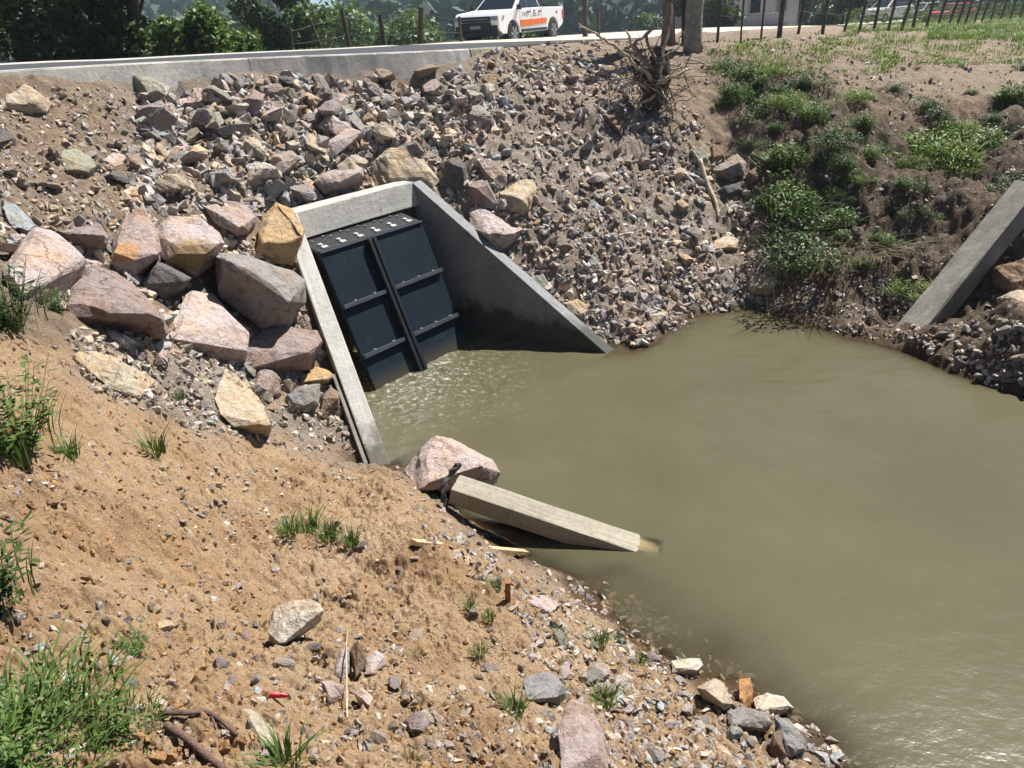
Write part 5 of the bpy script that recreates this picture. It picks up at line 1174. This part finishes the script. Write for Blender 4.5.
    mb.tube([(-.95, -.7, 1.62), (-.95, .7, 1.62)], .035, 8).build('roll_bar', M['black_trim'], t, smooth=True)
    MB().box(-2.5, -.9, -.82, .82, 1.195, 1.225).build('bed_cover', M['black_trim'], t)
    return t
tp = aty(512, 43.5, 32.5)
pickup((tp[0], tp[1], tp[2]), math.radians(270 - 31))
def car(loc, rz, paint, label, tall=1.0):
    t = empty('car', loc, rz, label, 'car'); W = .88; h = tall
    prof = [(-2.1, .30)] + [(-1.3 + .38 * math.cos(a), .33 + .38 * math.sin(a)) for a in np.linspace(math.pi, 0, 7)] + [(1.3 + .38 * math.cos(a), .33 + .38 * math.sin(a)) for a in np.linspace(math.pi, 0, 7)] + [(2.05, .30), (2.12, .60), (2.0, .82 * h), (1.1, .92 * h), (-2.0, .98 * h), (-2.12, .6)]
    MB().prism(prof, -W, W).build('body', M[paint], t, bevel=.05)
    MB().hexa([(1.15, -.8, .90 * h), (1.15, .8, .90 * h), (-1.95, .8, .95 * h), (-1.95, -.8, .95 * h), (.3, -.62, 1.48 * h), (.3, .62, 1.48 * h), (-1.5, .62, 1.48 * h), (-1.5, -.62, 1.48 * h)]).build('cabin', M[paint], t, bevel=.06)
    def pane(name, q, off):
        q = [Vector(p) for p in q]; n = (q[1] - q[0]).cross(q[3] - q[0]).normalized()
        if n.dot(Vector(off)) < 0: n = -n
        MB().hexa([p + n * .004 for p in q] + [p + n * .016 for p in q]).build(name, M['glass'], t)
    pane('windscreen', [(1.06, -.70, .95 * h), (1.06, .70, .95 * h), (.38, .58, 1.42 * h), (.38, -.58, 1.42 * h)], (1, 0, .5))
    for s in (-1, 1):
        pane('side_window', [(.85, s * .80, .97 * h), (-1.7, s * .80, 1.0 * h), (-1.4, s * .64, 1.40 * h), (.28, s * .64, 1.40 * h)], (0, s, .2))
        MB().box(1.9, 2.1, s * .5, s * .84, .60, .75).build('headlight', M['lamp_glass'], t, bevel=.02)
        MB().box(.85, 1.0, s * .86, s * 1.0, .92 * h, 1.04 * h).build('mirror', M['black_trim'], t, bevel=.02)
        for x in (1.3, -1.3):
            o = MB().cyl((x, s * (W - .2), .33), (x, s * (W + .01), .33), .33, 20).build('wheel', M['tyre'], t, bevel=.02); MB().cyl((x, s * (W + .012), .33), (x, s * (W + .02), .33), .2, 16).build('rim', M['grey_paint'], o)
    MB().box(2.02, 2.14, -.5, .5, .35, .58).build('grille', M['black_trim'], t, bevel=.02)
    return t
p = aty(886, 22, 68); car(p, math.radians(270 - 62), 'white_paint', 'white car with a raised body parked on the road beyond the fence', 1.15)
p = aty(950, 22, 74); car(p, math.radians(270 - 70), 'red_paint', 'red car parked beyond the fence posts')
p = aty(921, 20, 80); car(p, math.radians(270 - 60), 'grey_paint', 'grey car half hidden between the white and red cars')

# house
def house():
    a = aty(733, 27, 60); b = aty(797, 22, 64); d = (b - a)[:2]; Ln = float(np.linalg.norm(d)); rz = math.atan2(d[1], d[0])
    t = empty('house', (a[0], a[1], a[2] - .3), rz, 'pale grey single-storey house behind the wire fence', 'house')
    MB().box(0, Ln, 0, 6, 0, 3.0).build('wall', M['house_wall'], t)
    MB().prism([(-.5, 3.0), (Ln + .5, 3.0), (Ln - 1, 4.6), (1, 4.6)], -.5, 6.5).build('roof', M['roof'], t)
    for x in (Ln * .30, Ln * .72):
        w = MB().box(x - .62, x + .62, -.06, .02, 1.05, 2.15).build('window', M['concrete'], t); MB().box(x - .54, x + .54, -.08, -.063, 1.12, 2.08).build('pane', M['glass'], w)
    MB().box(-.02, Ln + .02, -.05, -.002, 0, .3).build('plinth', M['kerb'], t)
house()

# ------------------------------------------------------------------ air
def haze():
    mb = MB().box(-900, 900, -60, 900, -25, 115); m = bpy.data.materials.new('haze'); m.use_nodes = True; N = m.node_tree.nodes; N.clear()
    out = N.new('ShaderNodeOutputMaterial'); v = N.new('ShaderNodeVolumePrincipled'); v.inputs['Density'].default_value = .0006; v.inputs['Color'].default_value = (.60, .76, .88, 1); v.inputs['Anisotropy'].default_value = .2
    m.node_tree.links.new(v.outputs[0], out.inputs['Volume'])
    tag(mb.build('haze', m), kind='stuff')
haze()
